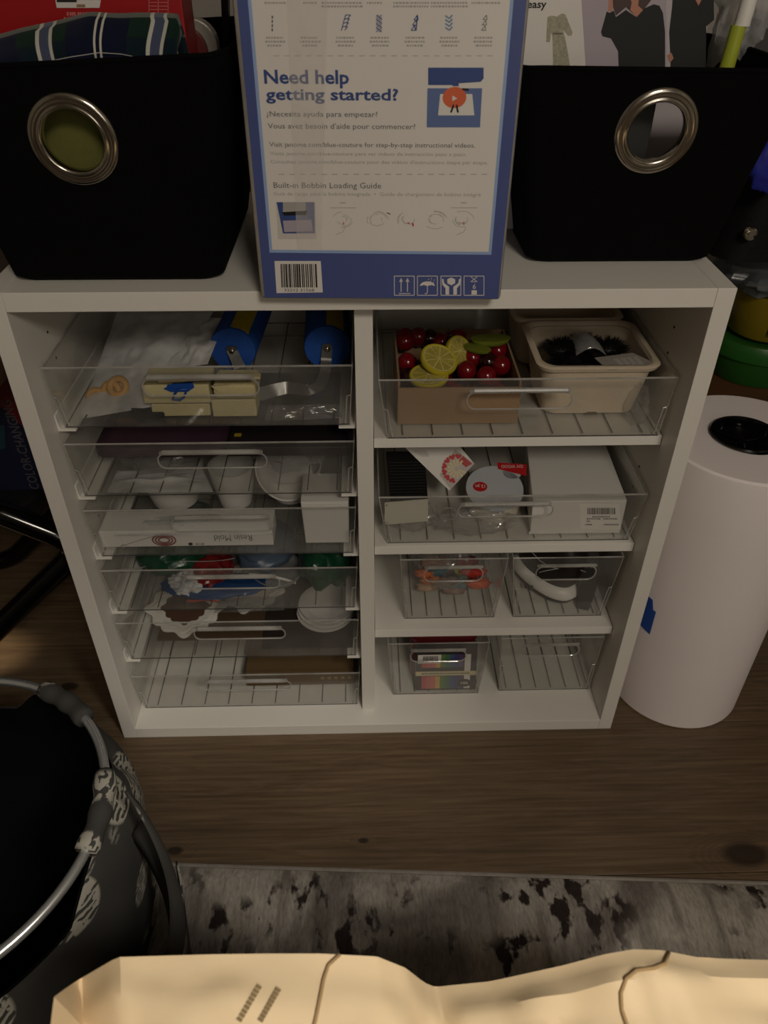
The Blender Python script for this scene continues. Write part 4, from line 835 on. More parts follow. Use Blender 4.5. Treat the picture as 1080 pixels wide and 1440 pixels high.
crumple('packet', 'crumpled clear packet under the purple pouch', 'packet', V((-.34, .20, Z+.020)), (.080, .11, .022), film, .25, 3, 1, floor_z=Z)
crumple('packet', 'crumpled clear packet under the flat plum black box', 'packet', V((-.12, .21, Z+.019)), (.080, .11, .021), film, .25, 3, 12, floor_z=Z)
leaning_bag('milky_bag', 'milky plastic bag crumpled under the purple pouch', [(150, 693), (300, 692), (285, 660), (165, 662)], [.066, .066, .12, .12], bagf, .007, 15, .008)
# ---- third tray: white bowls, mould box, white carton
Z = rib_floor(2); bowlm = M('white_bowl', '#dad7d2', .35)
def bowl(name, label, c, r, h, rb, mat=bowlm, n=40):
    return MB().lathe([(.0001, 0), (rb, 0), (rb+.3*(r-rb), h*.25), (rb+.8*(r-rb), h*.7), (r, h), (r-.003, h), (rb+.75*(r-rb), h*.7), (rb+.22*(r-rb), h*.27), (rb-.002, .004), (.0001, .004)], c, n=n).build(name, mat, label=label, cat='bowl', smooth=True, auto=50)
bowl('white_bowl', 'large white plastic bowl behind the white mould box', (-.345, .205, Z), .060, .086, .040)
bowl('white_cup', 'small white plastic cup beside the large white bowl', (-.235, .195, Z), .041, .080, .028)
bowl('white_bowl', 'wide shallow white bowl behind the small white carton', (-.135, .215, Z), .056, .060, .034)
MB().lathe([(.0001, .0), (.036, .0), (.054, .020), (.052, .022), (.035, .003), (.0001, .003)], (-.150, .185, Z+.062), (.45, -.5, .70), 36).build('white_dish', bowlm, label='tilted white dish leaning over the wide white bowl', cat='dish', smooth=True, auto=50)
rbx = thing('mould_box', 'flat white box with upside down script lettering in tray', 'box', (-.29, .10, Z)); 
a = P(140, 772, z=Z); b = P(384, 774, z=Z); y = a.y+.004; ZH = .034
MB().box(a.x+.004, b.x, y, y+.055, Z+.0002, Z+ZH).build('carton', card_w, rbx, bevel=.001)
BF = Face((0, y, 0), (1, 0, 0), (0, 0, 1)); m = MB(); text_mb(m, BF, 'Resin Mold', 0, 0, 0, 0, 0, .0006, uvbox=(BF.uv(302, 760)[0], BF.uv(355, 760)[0], Z+.010, Z+.024), rot=180); m.build('lettering', ink, rbx)
m = MB(); text_mb(m, BF, '$9.00', 0, 0, 0, 0, 0, .0006, uvbox=(BF.uv(276, 770)[0], BF.uv(288, 770)[0], Z+.003, Z+.007), rot=180); m.build('price_print', black, rbx)
m = MB(); uu = BF.uv(269, 770)[0]; m.prism(BF, [(uu+.0038*math.cos(t), Z+.005+.003*math.sin(t)) for t in [i*math.pi/8 for i in range(16)]], 0, .0006); m.build('berry_print', black, rbx)
brown_p = M('print_brown_red', '#7d4038', .6); m = MB(); uu, vv = BF.uv(231, 760)[0], Z+.0145
for rr in (.019, .014, .009):
    pts = [BF.pt(uu+rr*math.cos(t), vv+rr*.62*math.sin(t), .0006) for t in [i*math.pi/12 for i in range(24)]]; m.tube(pts, .0014, 5, True)
m.build('agate_print', brown_p, rbx, kind='stuff')
MB().tube([BF.pt(*BF.uv(*q), .0006) for q in ((170, 768), (173, 765), (178, 767), (175, 770), (170, 768), (185, 763), (215, 754), (260, 751))], .0007, 5).build('line_print', ink_l, rbx)
leaning_bag('clear_bag', 'crinkled clear bag lying on the white mould box', [(160, 754), (384, 752), (376, 722), (168, 724)], [.064, .064, .115, .115], bagf, .006, 3, .004)
wb = thing('white_carton', 'small upright white carton at the end of the bowls', 'box', (-.05, .10, Z)); a = P(430, 764, z=Z); b = P(491, 766, z=Z)
MB().hexa([(a.x, a.y, Z+.0002), (b.x, a.y, Z+.0002), (b.x, a.y+.075, Z+.0002), (a.x, a.y+.075, Z+.0002), (a.x-.003, a.y-.004, Z+.088), (b.x+.001, a.y-.004, Z+.088), (b.x+.001, a.y+.075, Z+.088), (a.x-.003, a.y+.075, Z+.088)]).build('carton', card_w, wb, bevel=.0015)
MB().box(a.x-.003, b.x+.001, a.y-.0045, a.y+.076, Z+.0885, Z+.0905).build('lid', card_w, wb, bevel=.0006)
# ---- fourth tray: packets
Z = rib_floor(3); grn = M('green_foil', '#123f2a', .3, var=.3, vscale=30, bump=.4, bscale=30)
crumple('packet', 'dark green foil packet behind the white frilly bag', 'packet', V((-.355, .20, Z+.040)), (.070, .10, .045), grn, .2, 2.5, 3, floor_z=Z)
crumple('packet', 'bright dark green foil packet at end of the fourth tray', 'packet', V((-.075, .140, Z+.042)), (.046, .075, .046), grn, .2, 2.5, 8, floor_z=Z)
MB().grid(lambda u, v: P(150+180*u, 800-16*u+6*v*(1-u)+2*math.sin(u*9), y=.115+.01*v), 20, 3, .0008).build('plastic_strip', frost, label='pale plastic strip across the green foil packet', cat='plastic strip', smooth=True)
crumple('packet', 'red and clear packet above the blue packet', 'packet', P(298, 800, y=.125), (.036, .04, .022), M('red_foil', '#701917', .3, var=.3, vscale=40, bump=.4, bscale=40), .3, 3, 2)
crumple('frilly_bag', 'white frilly plastic bag between red and green packets', 'plastic bag', P(264, 818, y=.098), (.030, .026, .016), bagf, .35, 4.5, 2)
crumple('packet', 'flat blue packet with a pink edge on tray floor', 'packet', V((-.275, .100, Z+.008)), (.092, .034, .010), M('blue_foil', '#1c3c68', .35, var=.2, vscale=20), .12, 3, 5, floor_z=Z)
MB().grid(lambda u, v: P(262+46*u, 843+3*v+math.sin(u*8), y=.075), 10, 2, .0006).build('pink_strip', M('pink_print', '#c0443c', .5), label='short pink strip along the flat blue packet', cat='strip', smooth=True)
crumple('packet', 'pale blue rounded packet behind the flat blue packet', 'packet', V((-.190, .19, Z+.026)), (.055, .07, .028), M('pale_blue_film', '#49586a', .4), .12, 2.5, 7, floor_z=Z)
MB().grid(lambda u, v: P(350+66*u, 806+12*u-3*math.sin(u*3)+4*v, y=.085+.03*u), 14, 2, .001).build('white_strap', white2, label='narrow white strap curling beside the green packet', cat='strap', smooth=True)
bowl('grey_dish', 'translucent grey round dish under the pale blue packet', (-.165, .135, Z+.0002), .048, .014, .040, CLEAR('grey_clear', (.75, .75, .75), .3, (.5, .5, .5)))
# ---- fifth tray: plaques, plates, brown sheets
Z = rib_floor(4)
def sheet(name, label, cat, px, z, h, mat): return MB().prism(Face((0, 0, z), (1, 0, 0), (0, 1, 0)), [tuple(P(*q, z=z)[:2]) for q in px], .0002, h).build(name, mat, label=label, cat=cat)
x_l5, x_r5, xm = -.430, -.028, -.200
MB().box(x_l5+.03, xm-.001, .09, .38, Z+.0002, Z+.004).build('kraft_sheet', M('brown_board', '#4d3a24', .8, var=.1, vscale=5), label='brown kraft board under the white plaques', cat='board')
MB().box(xm+.001, x_r5, .065, .38, Z+.0002, Z+.003).build('dark_sheet', M('dark_brown_board', '#2c211b', .7, var=.1, vscale=5), label='dark brown board under the white plates', cat='board')
plq = M('plaque_white', '#c7c3ba', .6, var=.08, vscale=20); pbr = M('plaque_brown', '#4a3020', .6)
def plaque(label, cx, cy, s, rz, face):
    root = thing('ornate_plaque', label, 'plaque', (cx, cy, Z+.004)); O = Face((cx, cy, Z+.030), (math.cos(rz), math.sin(rz), 0), (-math.sin(rz), math.cos(rz), .45)); n = 96
    def rad(t): return s*(1+.16*abs(math.cos(2*t))**.5+.07*math.cos(8*t)+.05*math.cos(12*t))
    def ring(k, wz): return [O.pt(rad(t)*k*1.25*math.cos(t), rad(t)*k*math.sin(t), wz) for t in [i*2*math.pi/n for i in range(n)]]
    MB().loft([ring(.96, -.006), ring(1, -.003), ring(1, .001), ring(.93, .003), ring(.86, .002), ring(.80, .004), ring(.70, .002)]).build('frame', plq, root, smooth=True, auto=45)
    MB().loft([ring(.60, .0022), ring(.58, .0032)]).build('centre', face, root)
    return root
plaque('white ornate scalloped plaque with a brown centre', -.352, .150, .050, .05, pbr)
plaque('white ornate scalloped plaque with a plain pale centre', -.235, .205, .046, -.2, plq)
for k in range(3):
    c = (-.082+.002*k, .150+.004*k, Z+.0035+.0075*k); r = .056
    MB().lathe([(.0001, 0), (.034, 0), (.040, .003), (r, .009), (r, .011), (.040, .0055), (.034, .003), (.0001, .003)], c, n=48).build('white_plate', bowlm, label='white round plate stacked on dark brown board', cat='plate', group='stack of white plates', smooth=True, auto=50)
leaning_bag('clear_bag', 'crinkled clear bag across plaques in the fifth tray', [(300, 862), (400, 858), (400, 838), (310, 842)], [.10, .10, .16, .16], film, .006, 11, .006)
# ---- bottom tray: cardboard box
Z = rib_floor(5); kd = M('dark_kraft', '#5d482c', .8, var=.1, vscale=6)
cb = thing('cardboard_box', 'flat brown cardboard box with round holes in bottom tray', 'box', (-.14, .2, Z)); a = P(347, 967, z=Z); b = P(503, 960, z=Z)
MB().box(a.x, -.0285, .097, .31, Z+.0002, Z+.040).build('carton', kd, cb, bevel=.001)
for k in range(5):
    q = V((-.092+.0135*k, .0968, Z+.021)); MB().lathe([(.0042, -.0002), (.0042, .0006)], q, (0, -1, 0), 14).build('round_print', M('print_tan', '#8a7452', .7), cb)
# ================================================================== right column
# ---- wide upper tray: fruit in a carton, pulp baskets
Z = .6462+.0031
fx0, fx1, fy0, fy1 = .050, .234, .084, .27
fb = thing('fruit_carton', 'open brown cardboard carton full of fake fruit', 'carton', ((fx0+fx1)/2, (fy0+fy1)/2, Z)); t = .003
MB().box(fx0, fx1, fy0, fy0+t, Z+.0002, .711).build('front_wall', kraft, fb); MB().box(fx0, fx1, fy1-t, fy1, Z+.0002, .72).build('back_wall', kraft, fb)
MB().box(fx0, fx0+t, fy0+t, fy1-t, Z+.0002, .72).build('side_wall', kraft, fb); MB().box(fx1-t, fx1, fy0+t, fy1-t, Z+.0002, .72).build('side_wall', kraft, fb)
MB().box(fx0+t, fx1-t, fy0+t, fy1-t, Z+.0002, Z+.003).build('base', kraft, fb)
cher = M('cherry_red', '#700c16', .15, var=.1, vscale=20, coat=.3); cherd = M('cherry_black', '#25060a', .15, coat=.3); lemr = M('lemon_rind', '#b5a524', .45); lemf = M('lemon_flesh', '#a89a44', .5, var=.2, vscale=90); limer = M('lime_skin', '#6f7826', .4, var=.1, vscale=30)
def cherry(c, r, mat, label, group):
    ax = V((random.uniform(-.6, .6), random.uniform(-.6, .2), 1)).normalized()
    return MB().lathe([(.0001, -r)]+[(r*math.cos(a), r*math.sin(a)) for a in [math.radians(x) for x in (-75, -55, -35, -15, 5, 25, 45, 62)]]+[(r*.28, r*.93), (.0001, r*.80)], c, ax, 20).build('fake_cherry', mat, label=label, cat='cherry', group=group, smooth=True)
ZL = Z+.0034
for i in range(5):
    for j in range(4): cherry(V((.075+.034*i+.004*(j % 2), .110+.040*j, ZL+.0140)), .0138, (cher, cherd)[(i*3+j*2) % 3 == 0], ('red fake cherry in the cardboard fruit carton', 'near black fake cherry in the cardboard fruit carton')[(i*3+j*2) % 3 == 0], ('red fake cherries', 'near black fake cherries')[(i*3+j*2) % 3 == 0])
for px, py, dk in ((571, 510, 0), (656, 521, 0), (568, 480, 0), (642, 472, 0), (664, 503, 0), (702, 493, 0), (707, 514, 0), (621, 481, 0), (587, 462, 0), (559, 465, 0), (686, 509, 1), (604, 476, 1), (684, 529, 0), (636, 484, 1), (566, 531, 1)):
    zc = .703+.0006*max(0, 530-py)*.3; c = P(px, py, z=zc); c.x = min(max(c.x, fx0+.018), fx1-.018); c.y = min(max(c.y, fy0+.018), fy1-.018)
    cherry(c, .0158, (cher, cherd)[dk], ('red fake cherry in the cardboard fruit carton', 'near black fake cherry in the cardboard fruit carton')[dk], ('red fake cherries', 'near black fake cherries')[dk])
def slice_(px, py, z, ax, r, label):
    c = P(px, py, z=z); ax = V(ax).normalized(); root = thing('lemon_slice', label, 'lemon slice', c); h = .0045
    MB().lathe([(r*.90, -h), (r*.97, -h*.9), (r, -h*.4), (r, h*.4), (r*.97, h*.9), (r*.90, h), (r*.86, h*.8), (r*.86, -h*.8), (r*.90, -h)], c, ax, 36, caps=False).build('rind', lemr, root, smooth=True, auto=50)
    MB().lathe([(.0001, -h*.75), (r*.87, -h*.75), (r*.87, h*.75), (.0001, h*.75)], c, ax, 36).build('pith', M('lemon_pith', '#c2b878', .6), root)
    a = ax.orthogonal().normalized(); b = ax.cross(a); F = Face(c, a, b)
    for k in range(9):
        t0 = 2*math.pi*k/9+.05; t1 = t0+2*math.pi/9-.10
        MB().prism(F, [(r*.08*math.cos((t0+t1)/2), r*.08*math.sin((t0+t1)/2))]+[(r*.80*math.cos(t0+(t1-t0)*i/4), r*.80*math.sin(t0+(t1-t0)*i/4)) for i in range(5)], h*.75, h*.95).build('segment', lemf, root)
slice_(617, 506, .731, (.25, -.35, .9), .0295, 'yellow lemon slice tilted on top of the cherries'); slice_(603, 529, .7135, (-.05, -.12, 1), .030, 'yellow lemon slice lying flat at the front of cherries'); slice_(645, 494, .722, (.55, -.6, .55), .025, 'pale lemon slice standing on edge among the cherries')
def wedge(px, py, z, s, rz, label):
    c = P(px, py, z=z); a = V((math.cos(rz), math.sin(rz), 0)); b = V((-math.sin(rz), math.cos(rz), 0)); u = V((0, 0, 1)); L_ = []
    for i in range(13):
        t = -1+2*i/12; w_ = math.sqrt(max(0, 1-t*t))*.75+.02; L_.append([c+a*(t*s*1.25)+(b*math.cos(q)+u*(-math.sin(q)))*s*.75*w_ for q in [k*math.pi/10 for k in range(11)]])
    root = thing('lime_wedge', label, 'lime wedge', c); MB().loft(L_).build('peel', limer, root, smooth=True, auto=60); return root
wedge(690, 475, .738, .026, .05, 'large olive green lime wedge behind the cherries'); wedge(671, 488, .730, .019, -.5, 'small olive green lime wedge beside pale lemon slice')
pulp = M('cream_pulp', '#cdbda6', .85, var=.05, vscale=30, bump=.1, bscale=200)
def basket(label, cx, y0, y1, wt_, wb_, h):
    root = thing('pulp_basket', label, 'basket', (cx, (y0+y1)/2, Z)); cy = (y0+y1)/2; d = y1-y0; n = 8
    def lp(k, ins=0, z=None): return rrl(cx, cy, z if z is not None else Z+.0002+h*k, wb_+(wt_-wb_)*k-2*ins, d*(.80+.20*k)-2*ins, .024, n)
    bot = lp(0, .004)
    for q in bot:   # arched cut-outs along the lower edge
        pass
    MB().loft([bot, lp(.03), lp(.25), lp(.6), lp(.95), lp(.95, .004), lp(.6, .004), lp(.25, .004), lp(.06, .004)]).build('body', pulp, root, smooth=True, auto=45)
    MB().loft([lp(.93, -.001), lp(.93, -.006), lp(1, -.0075), lp(1.02, -.004), lp(1.02, .002), lp(.96, .004)], False, False).build('rim', pulp, root, smooth=True, auto=60)
    MB().prism(Face((cx+.004, y0+d*.10-.0006, Z), (1, 0, 0), (0, 0, 1)), [(-.010, .0004), (.010, .0004), (.007, .005), (-.007, .005)], -.004, .0006).build('foot_notch', M('notch_shade', '#5a4a38', .9), root)
    return root
basket('cream pulp basket holding black bristle bundles and a tag', .350, .092, .25, .172, .145, .090)
basket('cream pulp basket at the back behind the bristle basket', .340, .262, .40, .172, .145, .090)
bris = M('black_bristle', '#0e0d0d', .55, spec=.3)
def bristles(c, s, label, seed):
    rs_ = random.Random(seed); root = thing('bristle_bundle', label, 'brush', c, 'black bristle bundles in the pulp basket'); m = MB(); c = V(c)
    MB().ell(c, (s*.6, s*.5, s*.35), 16, 10).build('core', bris, root, smooth=True); 
    for k in range(420):
        d = V((rs_.gauss(0, 1), rs_.gauss(0, 1), abs(rs_.gauss(0, .8)))).normalized(); b = c+V((d.x*s*.5, d.y*s*.45, d.z*s*.3)); e = c+V((d.x*s, d.y*s*.85, d.z*s*.62)); sd = d.orthogonal().normalized()*.0008; s2 = d.cross(sd)
        m.add([b+sd, b-sd*.5+s2, b-sd*.5-s2, e], [(0, 1, 3), (1, 2, 3), (2, 0, 3), (2, 1, 0)])
    m.build('bristles', bris, root, kind='stuff'); return root
for i, (x, y, z, s) in enumerate(((.310, .140, .714, .037), (.350, .142, .714, .038), (.390, .140, .712, .037), (.312, .190, .720, .037), (.350, .195, .722, .040), (.390, .190, .720, .037))): bristles((x, y, z), s, 'black bristle bundle in the cream pulp basket', i)
MB().grid(lambda u, v: P(815, 500, z=.744)+V((.045*u*(1-.4*v)-.01, .055*(v-.3), .008+.012*math.sin(u*3.1)+.010*math.sin(v*3.1))), 14, 14, .0008).build('plastic_shard', film, label='curved clear plastic lid piece on black bristles', cat='plastic lid', smooth=True)
tg = thing('label_card', 'grey printed label card tucked in the pulp basket corner', 'label', P(880, 508, z=.735)); LFc = Face((0, .135, .738), (1, 0, 0), (0, 1, .12)); LFc.o = P(880, 508, z=.741); LFc.n = LFc.u.cross(LFc.v)
MB().pprism(LFc, [(836, 503), (890, 496), (928, 514), (920, 518), (855, 520)], -.001, 0).build('card', M('label_grey', '#8d877f', .6), tg)
for k in range(4): MB().pprism(LFc, [(862+k*9, 505-k), (869+k*9, 504-k), (880+k*9, 515), (873+k*9, 515)], 0, .0004).build('print_block', ink_l, tg)
crumple('clear_bag', 'crumpled clear bag with blue print beside pulp basket', 'plastic bag', V((.418, .108, Z+.026)), (.016, .045, .032), film, .3, 3, 21, floor_z=Z)
# ---- lower wide tray
Z = .4342+.0031
wbx = thing('white_carton', 'large flat white carton with a barcode label in tray', 'box', (.36, .16, Z)); wx0, wx1, wy = .277, .431, .074
MB().hexa([(wx0, wy, Z+.0002), (wx1, wy, Z+.0002), (wx1+.005, .255, Z+.0002), (wx0+.019, .255, Z+.0002), (wx0-.003, wy, Z+.068), (wx1-.001, wy, Z+.068), (wx1+.007, .255, Z+.068), (wx0+.017, .255, Z+.068)]).build('carton', card_w, wbx, bevel=.0015)
WF = Face((0, wy, 0), (1, 0, 0), (0, 0, 1))
MB().pprism(WF, [(815, 709), (871, 709), (873, 744), (816, 744)], 0, .0004).build('sticker', white2, wbx)
m = MB(); x = 826; rs = random.Random(9)
while x < 864: l = rs.choice((.6, .9, 1.4)); m.pprism(WF, [(x, 714), (x+l, 714), (x+l, 723), (x, 723)], .0004, .0006); x += l+rs.choice((.6, .9))
m.build('barcode', black, wbx)
m = MB()
for y_, xs in ((726.5, (833, 858)), (729.5, (825, 843)), (729.5, (848, 868)), (733, (825, 829)), (737.5, (823, 832)), (737.5, (849, 869))):
    x = xs[0]
    while x < xs[1]: l = rs.uniform(1, 2.4); m.pprism(WF, [(x, y_-1), (x+l, y_-1), (x+l, y_+.8), (x, y_+.8)], .0004, .0006); x += l+.7
m.build('tiny_print', ink, wbx, kind='stuff')
MB().box(wx0-.002, wx1-.002, wy-.0012, wy, Z+.0005, Z+.005).build('flap', card_w, wbx)
rk = thing('mesh_pack', 'black ribbed pack leaning at the side of tray', 'pack', (.075, .16, Z)); RKF = Face((0, .115, .50), (1, 0, 0), (0, .5, 1))
MB().pprism(RKF, [(543, 636), (597, 636), (602, 705), (549, 705)], -.012, 0).build('pack', M('matte_black', '#121212', .9, spec=.1), rk)
for k in range(12): y_ = 650+4.2*k; MB().pprism(RKF, [(546+.1*k, y_), (598, y_-1), (598, y_), (546+.1*k, y_+1)], 0, .0012).build('rib', M('rib_grey', '#2a2826', .9, spec=.1), rk)
hcd = thing('heart_card', 'white card printed with red hearts and pale pegs', 'card', P(630, 690, y=.115)); HF = Face(P(620, 660, y=.13), (1, 0, 0), (0, .45, 1)); HF.n = HF.u.cross(HF.v)
MB().pprism(HF, [(560, 620), (640, 620), (667, 652), (632, 690)], -.002, 0).build('card', card_w, hcd)
pegm = M('peg_wood', '#d2c39a', .7); hu, hv = HF.uv(642, 659); 
MB().pprism(HF, [(640, 632), (667, 652), (634, 688), (618, 668)], 0, .0003).build('grey_ground', M('print_cool_grey', '#b3aba6', .6), hcd)
clipc = [HF.uv(*q) for q in ((560, 620), (640, 620), (667, 652), (632, 690))]
for k in range(11):
    t = math.radians(55+k*28); c_, s_ = math.cos(t), math.sin(t); r0_, r1_ = .004, .0165
    MB().prism(HF, [(hu+r0_*c_-s_*.0008, hv+r0_*s_+c_*.0008), (hu+r1_*c_-s_*.0020, hv+r1_*s_+c_*.0020), (hu+r1_*c_+s_*.0020, hv+r1_*s_-c_*.0020), (hu+r0_*c_+s_*.0008, hv+r0_*s_-c_*.0008)], .0004, .0009).build('peg_print', pegm, hcd)
    if k in (1, 2, 3, 4, 5, 6, 7):
        R2 = .021; cx, cy = hu+R2*c_, hv+R2*s_; pts = []
        for i in range(20): q = i*2*math.pi/20; hx_ = 16*math.sin(q)**3; hy_ = 13*math.cos(q)-5*math.cos(2*q)-2*math.cos(3*q)-math.cos(4*q); hx_, hy_ = hx_*.00034, hy_*.00034; pts.append((cx+hx_*s_+hy_*c_, cy-hx_*c_+hy_*s_))
        MB().prism(HF, pts, .0004, .0010).build('heart_print', red, hcd)
MB().pprism(HF, [(651, 641), (664, 652), (655, 657), (645, 648)], .0003, .0008).build('red_corner', M('print_dull_red', '#a8383a', .6), hcd)
m = MB()
for k in range(5): y_ = 634+1.8*k; m.pprism(HF, [(580+3.0*k, y_), (600+k, y_), (600+k, y_+.7), (580.6+3.0*k, y_+.7)], 0, .0004)
m.build('tiny_print', ink_l, hcd, kind='stuff')
# round ornament pack
op = thing('disc_pack', 'round pack of pale discs with a red banner', 'pack', (.205, .17, Z)); oc = V((.222, .150, Z)); oax = V((0, -.30, 1)).normalized(); dsc = M('pale_disc', '#cfc6b4', .7, var=.05, vscale=20)
for k in range(8): MB().lathe([(.0001, 0), (.048, 0), (.0485, .002), (.048, .0036), (.0001, .0036)], oc+V((0, 0, .014))+oax*(.0042*k), oax, 40).build('disc', dsc, op, smooth=True, auto=40)
tcn = oc+V((0, 0, .014))+oax*.0346; OF = Face(tcn, (1, 0, 0), oax.cross(V((1, 0, 0)))); OF.n = OF.u.cross(OF.v)
MB().prism(OF, [(.0495*math.cos(t), .0495*math.sin(t)) for t in [i*math.pi/20 for i in range(40)]]+[], 0, .0012).build('card_top', M('cool_white_card', '#b5b8bc', .5), op)
MB().prism(OF, [(.034+.016*math.cos(t), .034+.014*math.sin(t)) for t in [i*math.pi/12 for i in range(24)]], 0, .0012).build('hang_tab', M('cool_white_card', '#b5b8bc', .5), op)
bn = [OF.uv(*q) for q in ((699, 651), (741, 654), (740, 670), (700, 660))]; MB().prism(OF, bn, .0012, .0016).build('red_banner', red, op)
m = MB(); b0 = OF.uv(738, 667); text_mb(m, OF, 'DIY WOOD', 0, 0, 0, 0, .0016, .0020, uvbox=(bn[0][0]+.006, bn[2][0]-.004, bn[3][1]+.001, bn[3][1]+.008), rot=180); m.build('lettering', print_w, op)
ov = OF.uv(675, 685); MB().prism(OF, [(ov[0]+.0125*math.cos(t), ov[1]+.0105*math.sin(t)) for t in [i*math.pi/12 for i in range(24)]], .0012, .0016).build('red_spot', red, op)
m = MB(); text_mb(m, OF, '12 pc', 0, 0, 0, 0, .0016, .0020, uvbox=(ov[0]-.0085, ov[0]+.0085, ov[1]-.0035, ov[1]+.0035), rot=180, bold=.01); m.build('lettering', print_w, op)
crumple('clear_bag', 'crinkled clear wrapping in front of the disc pack', 'plastic bag', V((.185, .088, Z+.018)), (.065, .022, .020), film, .35, 3.5, 31, floor_z=Z)
q = P(630, 722, y=.078); MB().tube([q+V((.014*math.cos(t), .002*math.sin(3*t), .013*math.sin(t))) for t in [i*2*math.pi/24 for i in range(24)]], .0007, 6, True).build('rubber_band', M('band_clear', '#a59f95', .4), label='thin pale rubber band in the wide tray', cat='rubber band', smooth=True)
ct = thing('price_tag', 'blank cream paper tag with a punched hole', 'tag', P(572, 738, y=.070)); TF = Face((0, .064, .48), (1, 0, 0), (0, .05, 1))
MB().pprism(TF, [(541, 707), (602, 702), (602, 733), (541, 738)], -.0012, 0).build('card', M('cream_card', '#c6c2b2', .7), ct); u_, v_ = TF.uv(543.5, 710.5); MB().prism(TF, [(u_+.0013*math.cos(t), v_+.0013*math.sin(t)) for t in [i*math.pi/5 for i in range(10)]], 0, .0003).build('punched_hole', hole_m, ct)
crumple('clear_bag', 'crumpled clear bag around the cream paper tag', 'plastic bag', V((.080, .098, Z+.024)), (.040, .020, .028), film, .3, 3, 33, floor_z=Z)
# ---- small bins
Z = .2347+.0031
trimf = CLEAR('hazy_film', (.9, .9, .9), .15, (.68, .66, .64), .15, .5, .08)
tr = thing('trimmings_bag', 'clear bag of colourful trimmings stuffed in narrow bin', 'bag', (.155, .16, Z))
crumple('film', None, None, V((.152, .185, Z+.073)), (.060, .085, .056), trimf, .25, 3.5, 41, floor_z=Z+.014, parent=tr)
rs = random.Random(11)
for k, (px, py, col, s) in enumerate(((600, 806, '#c2602c', .011), (613, 802, '#1f6a72', .012), (627, 803, '#3a2a20', .013), (645, 799, '#9aa03a', .013), (655, 806, '#3f7a3a', .010), (665, 803, '#b0281c', .013), (672, 820, '#c4562e', .012), (604, 815, '#c87838', .010), (625, 817, '#9a8474', .013), (645, 819, '#6d8a94', .012), (655, 790, '#6b1f24', .012), (612, 790, '#8a6a5a', .014), (600, 825, '#b59478', .010), (638, 828, '#94786c', .012))):
    c = P(px, py, y=.125+.004*(k % 5)); MB().ell(c, (s*1.9, s, s*.75), 18, 12, lambda d: 1+.45*nz(d, 2.2+.2*k)+.3*nz(d, 6)).build('trim_bundle', M('trim_%d' % k, col, .6, var=.2, vscale=60), tr, smooth=True)
ap = thing('small_appliance', 'white rounded plastic appliance with a black base in bin', 'appliance', (.32, .17, Z))
def apl(z, k, ins): 
    pts = []
    for i in range(40):
        t = i*2*math.pi/40; x = math.cos(t); y = math.sin(t); ex, ey = .043*k*math.copysign(abs(x)**.8, x)+ins*.4, .078*k*math.copysign(abs(y)**.9, y); pts.append(V((.345+ex*.83-ey*.56, .170+ex*.56+ey*.83, z)))
    return pts
MB().loft([apl(Z+.003, .90, 0), apl(Z+.010, .94, 0), apl(Z+.014, .94, 0)]).build('sole', dark, ap, smooth=True, auto=40)
MB().loft([apl(Z+.014, .97, 0), apl(Z+.019, 1, 0), apl(Z+.026, .97, 0), apl(Z+.033, .90, 0), apl(Z+.037, .80, 0)]).build('shell', white2, ap, smooth=True, auto=40)
MB().loft([apl(Z+.0372, .84, .008), apl(Z+.060, .93, .016), apl(Z+.100, .95, .020), apl(Z+.125, .7, .020)]).build('grip', M('brown_black', '#1c1413', .4), ap, smooth=True, auto=40)
for k in range(2): MB().box(.300+.010*k, .305+.010*k, .139-.007*k, .146-.007*k, Z+.012, Z+.019).build('vent', dark, ap)
MB().loft([[V((x, y, z)) for x, y, z in q] for q in ([(.392, .095, Z+.0002), (.412, .088, Z+.0002), (.418, .096, Z+.0002), (.398, .104, Z+.0002)], [(.392, .10, Z+.06), (.420, .092, Z+.06), (.424, .10, Z+.06), (.396, .108, Z+.06)], [(.400, .16, Z+.120), (.428, .15, Z+.120), (.430, .158, Z+.124), (.402, .168, Z+.124)])]).build('strap', M('charcoal_strap', '#232120', .8, bump=.1, bscale=200), label='wide charcoal strap hanging down inside narrow bin', cat='strap', smooth=True, auto=40)
crumple('black_pouch', 'black crumpled pouch behind the white appliance', 'pouch', V((.350, .335, Z+.072)), (.075, .05, .07), M('black_cloth', '#0f0f10', .9), .2, 2.5, 51, floor_z=Z)
thm = M('white_thread', '#b8b8b0', .8)
for k, pts in enumerate(([(735, 772), (748, 778), (760, 788), (775, 797), (795, 804), (812, 799), (835, 808)], [(758, 805), (770, 804), (785, 798)], [(808, 798), (815, 815), (818, 838)], [(830, 792), (836, 812), (840, 828)])):
    MB().tube([P(x, y, y=.115)+V((0, .004*math.sin(i*2), 0)) for i, (x, y) in enumerate(pts)], .0006, 5).build('thread', thm, label='loose white thread tangled over the white appliance', cat='thread', group='loose threads over the appliance', smooth=True)
Z = .0277+.0031
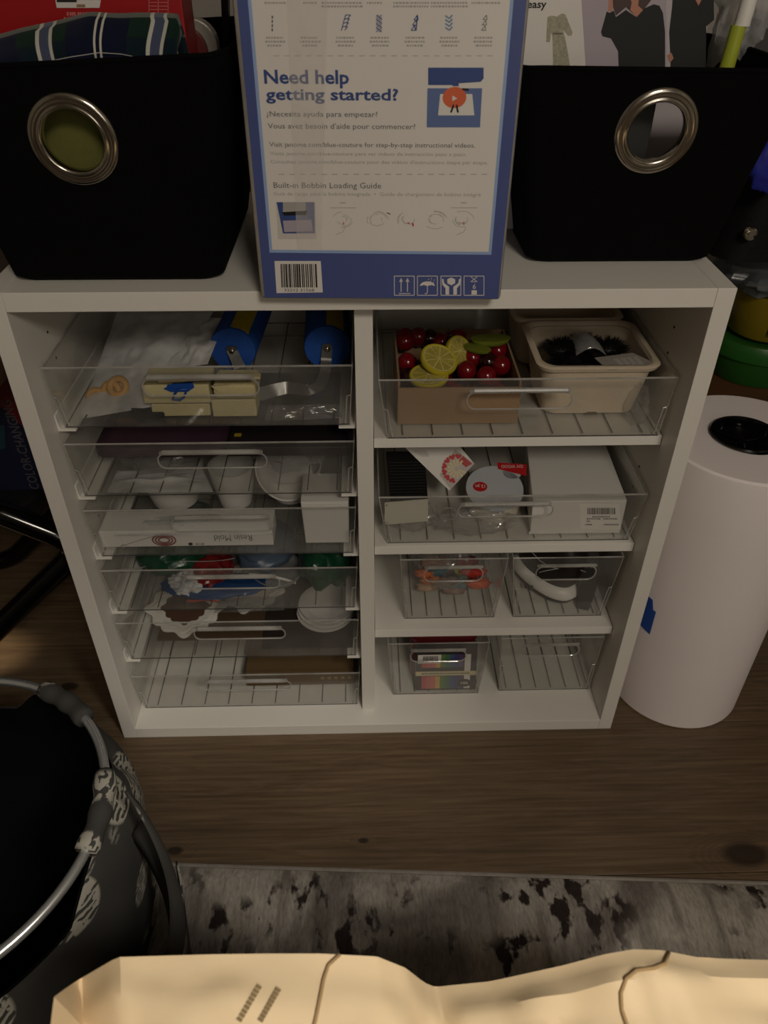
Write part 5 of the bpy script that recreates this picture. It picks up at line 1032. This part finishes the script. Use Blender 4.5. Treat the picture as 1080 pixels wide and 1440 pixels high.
rdx = thing('red_case', 'dark red case standing behind the striped cardstock pad', 'case', (.15, .18, Z)); MB().loft([rrl(.150, .165, z, .128-i_, .11-i_, .014) for z, i_ in ((Z+.0002, .008), (Z+.006, 0), (Z+.135, 0), (Z+.143, .008))]).build('body', M('dark_red_plastic', '#5a0d12', .3), rdx, smooth=True, auto=40)
MB().loft([rrl(.150, .165, z, .132, .114, .015) for z in (Z+.108, Z+.114)]).build('lid_rim', M('dark_red_plastic', '#5a0d12', .3), rdx)
pd = thing('cardstock_pad', 'cardstock pad with rainbow stripes and a barcode in bin', 'paper pad', (.155, .085, Z)); PF = Face((.094, .078, Z+.0003), (1, 0, 0), (0, .22, 1)); PF.n = PF.u.cross(PF.v)
PWd = .121; PHt = .108
MB().fbox(PF, 0, PWd, 0, PHt, -.012, 0).build('pad', M('charcoal_print', '#2a2626', .5), pd)
cols = ['#b04a48', '#b8605c', '#c4665e', '#c8a04a', '#5a7a3c', '#3f6a48', '#3a4f78', '#3f3f70', '#55406c']
for b0, b1, top_ in ((.004, .034, 0), (.055, .086, 1)):
    for k, cc in enumerate(cols): MB().fbox(PF, .012+k*.0092, .012+(k+1)*.0092, b0, b1, 0, .0005).build('stripe', M('stripe_'+cc[1:], cc, .5), pd)
MB().fbox(PF, .097, .109, .004, .086, 0, .0004).build('white_band', print_w, pd); MB().fbox(PF, .0, .121, .036, .046, .0005, .0009).build('title_band', M('cream_print', '#cdbf90', .5), pd)
MB().fbox(PF, .004, .050, .066, .086, .0005, .0008).build('barcode_panel', print_w, pd); m = MB(); x = .014
while x < .044: l = rs.choice((.0005, .0008, .0013)); m.fbox(PF, x, x+l, .071, .083, .0008, .0011); x += l+.0007
m.build('barcode', black, pd)
m = MB(); m.prism(PF, [(.098+.0145*math.cos(t), .017+.0095*math.sin(t)) for t in [i*math.pi/12 for i in range(24)]], .0006, .0009); m.build('badge', M('badge_dark', '#2e2622', .5), pd)
m = MB(); text_mb(m, PF, '100', 0, 0, 0, 0, .0009, .0012, uvbox=(.091, .105, .014, .020), bold=.01); m.build('lettering', print_w, pd)
m = MB(); x = .012
while x < .108: l = rs.uniform(.002, .006); m.fbox(PF, x, x+l, .0395, .0425, .0009, .0011); x += l+.0012
m.build('tiny_print', ink, pd, kind='stuff')
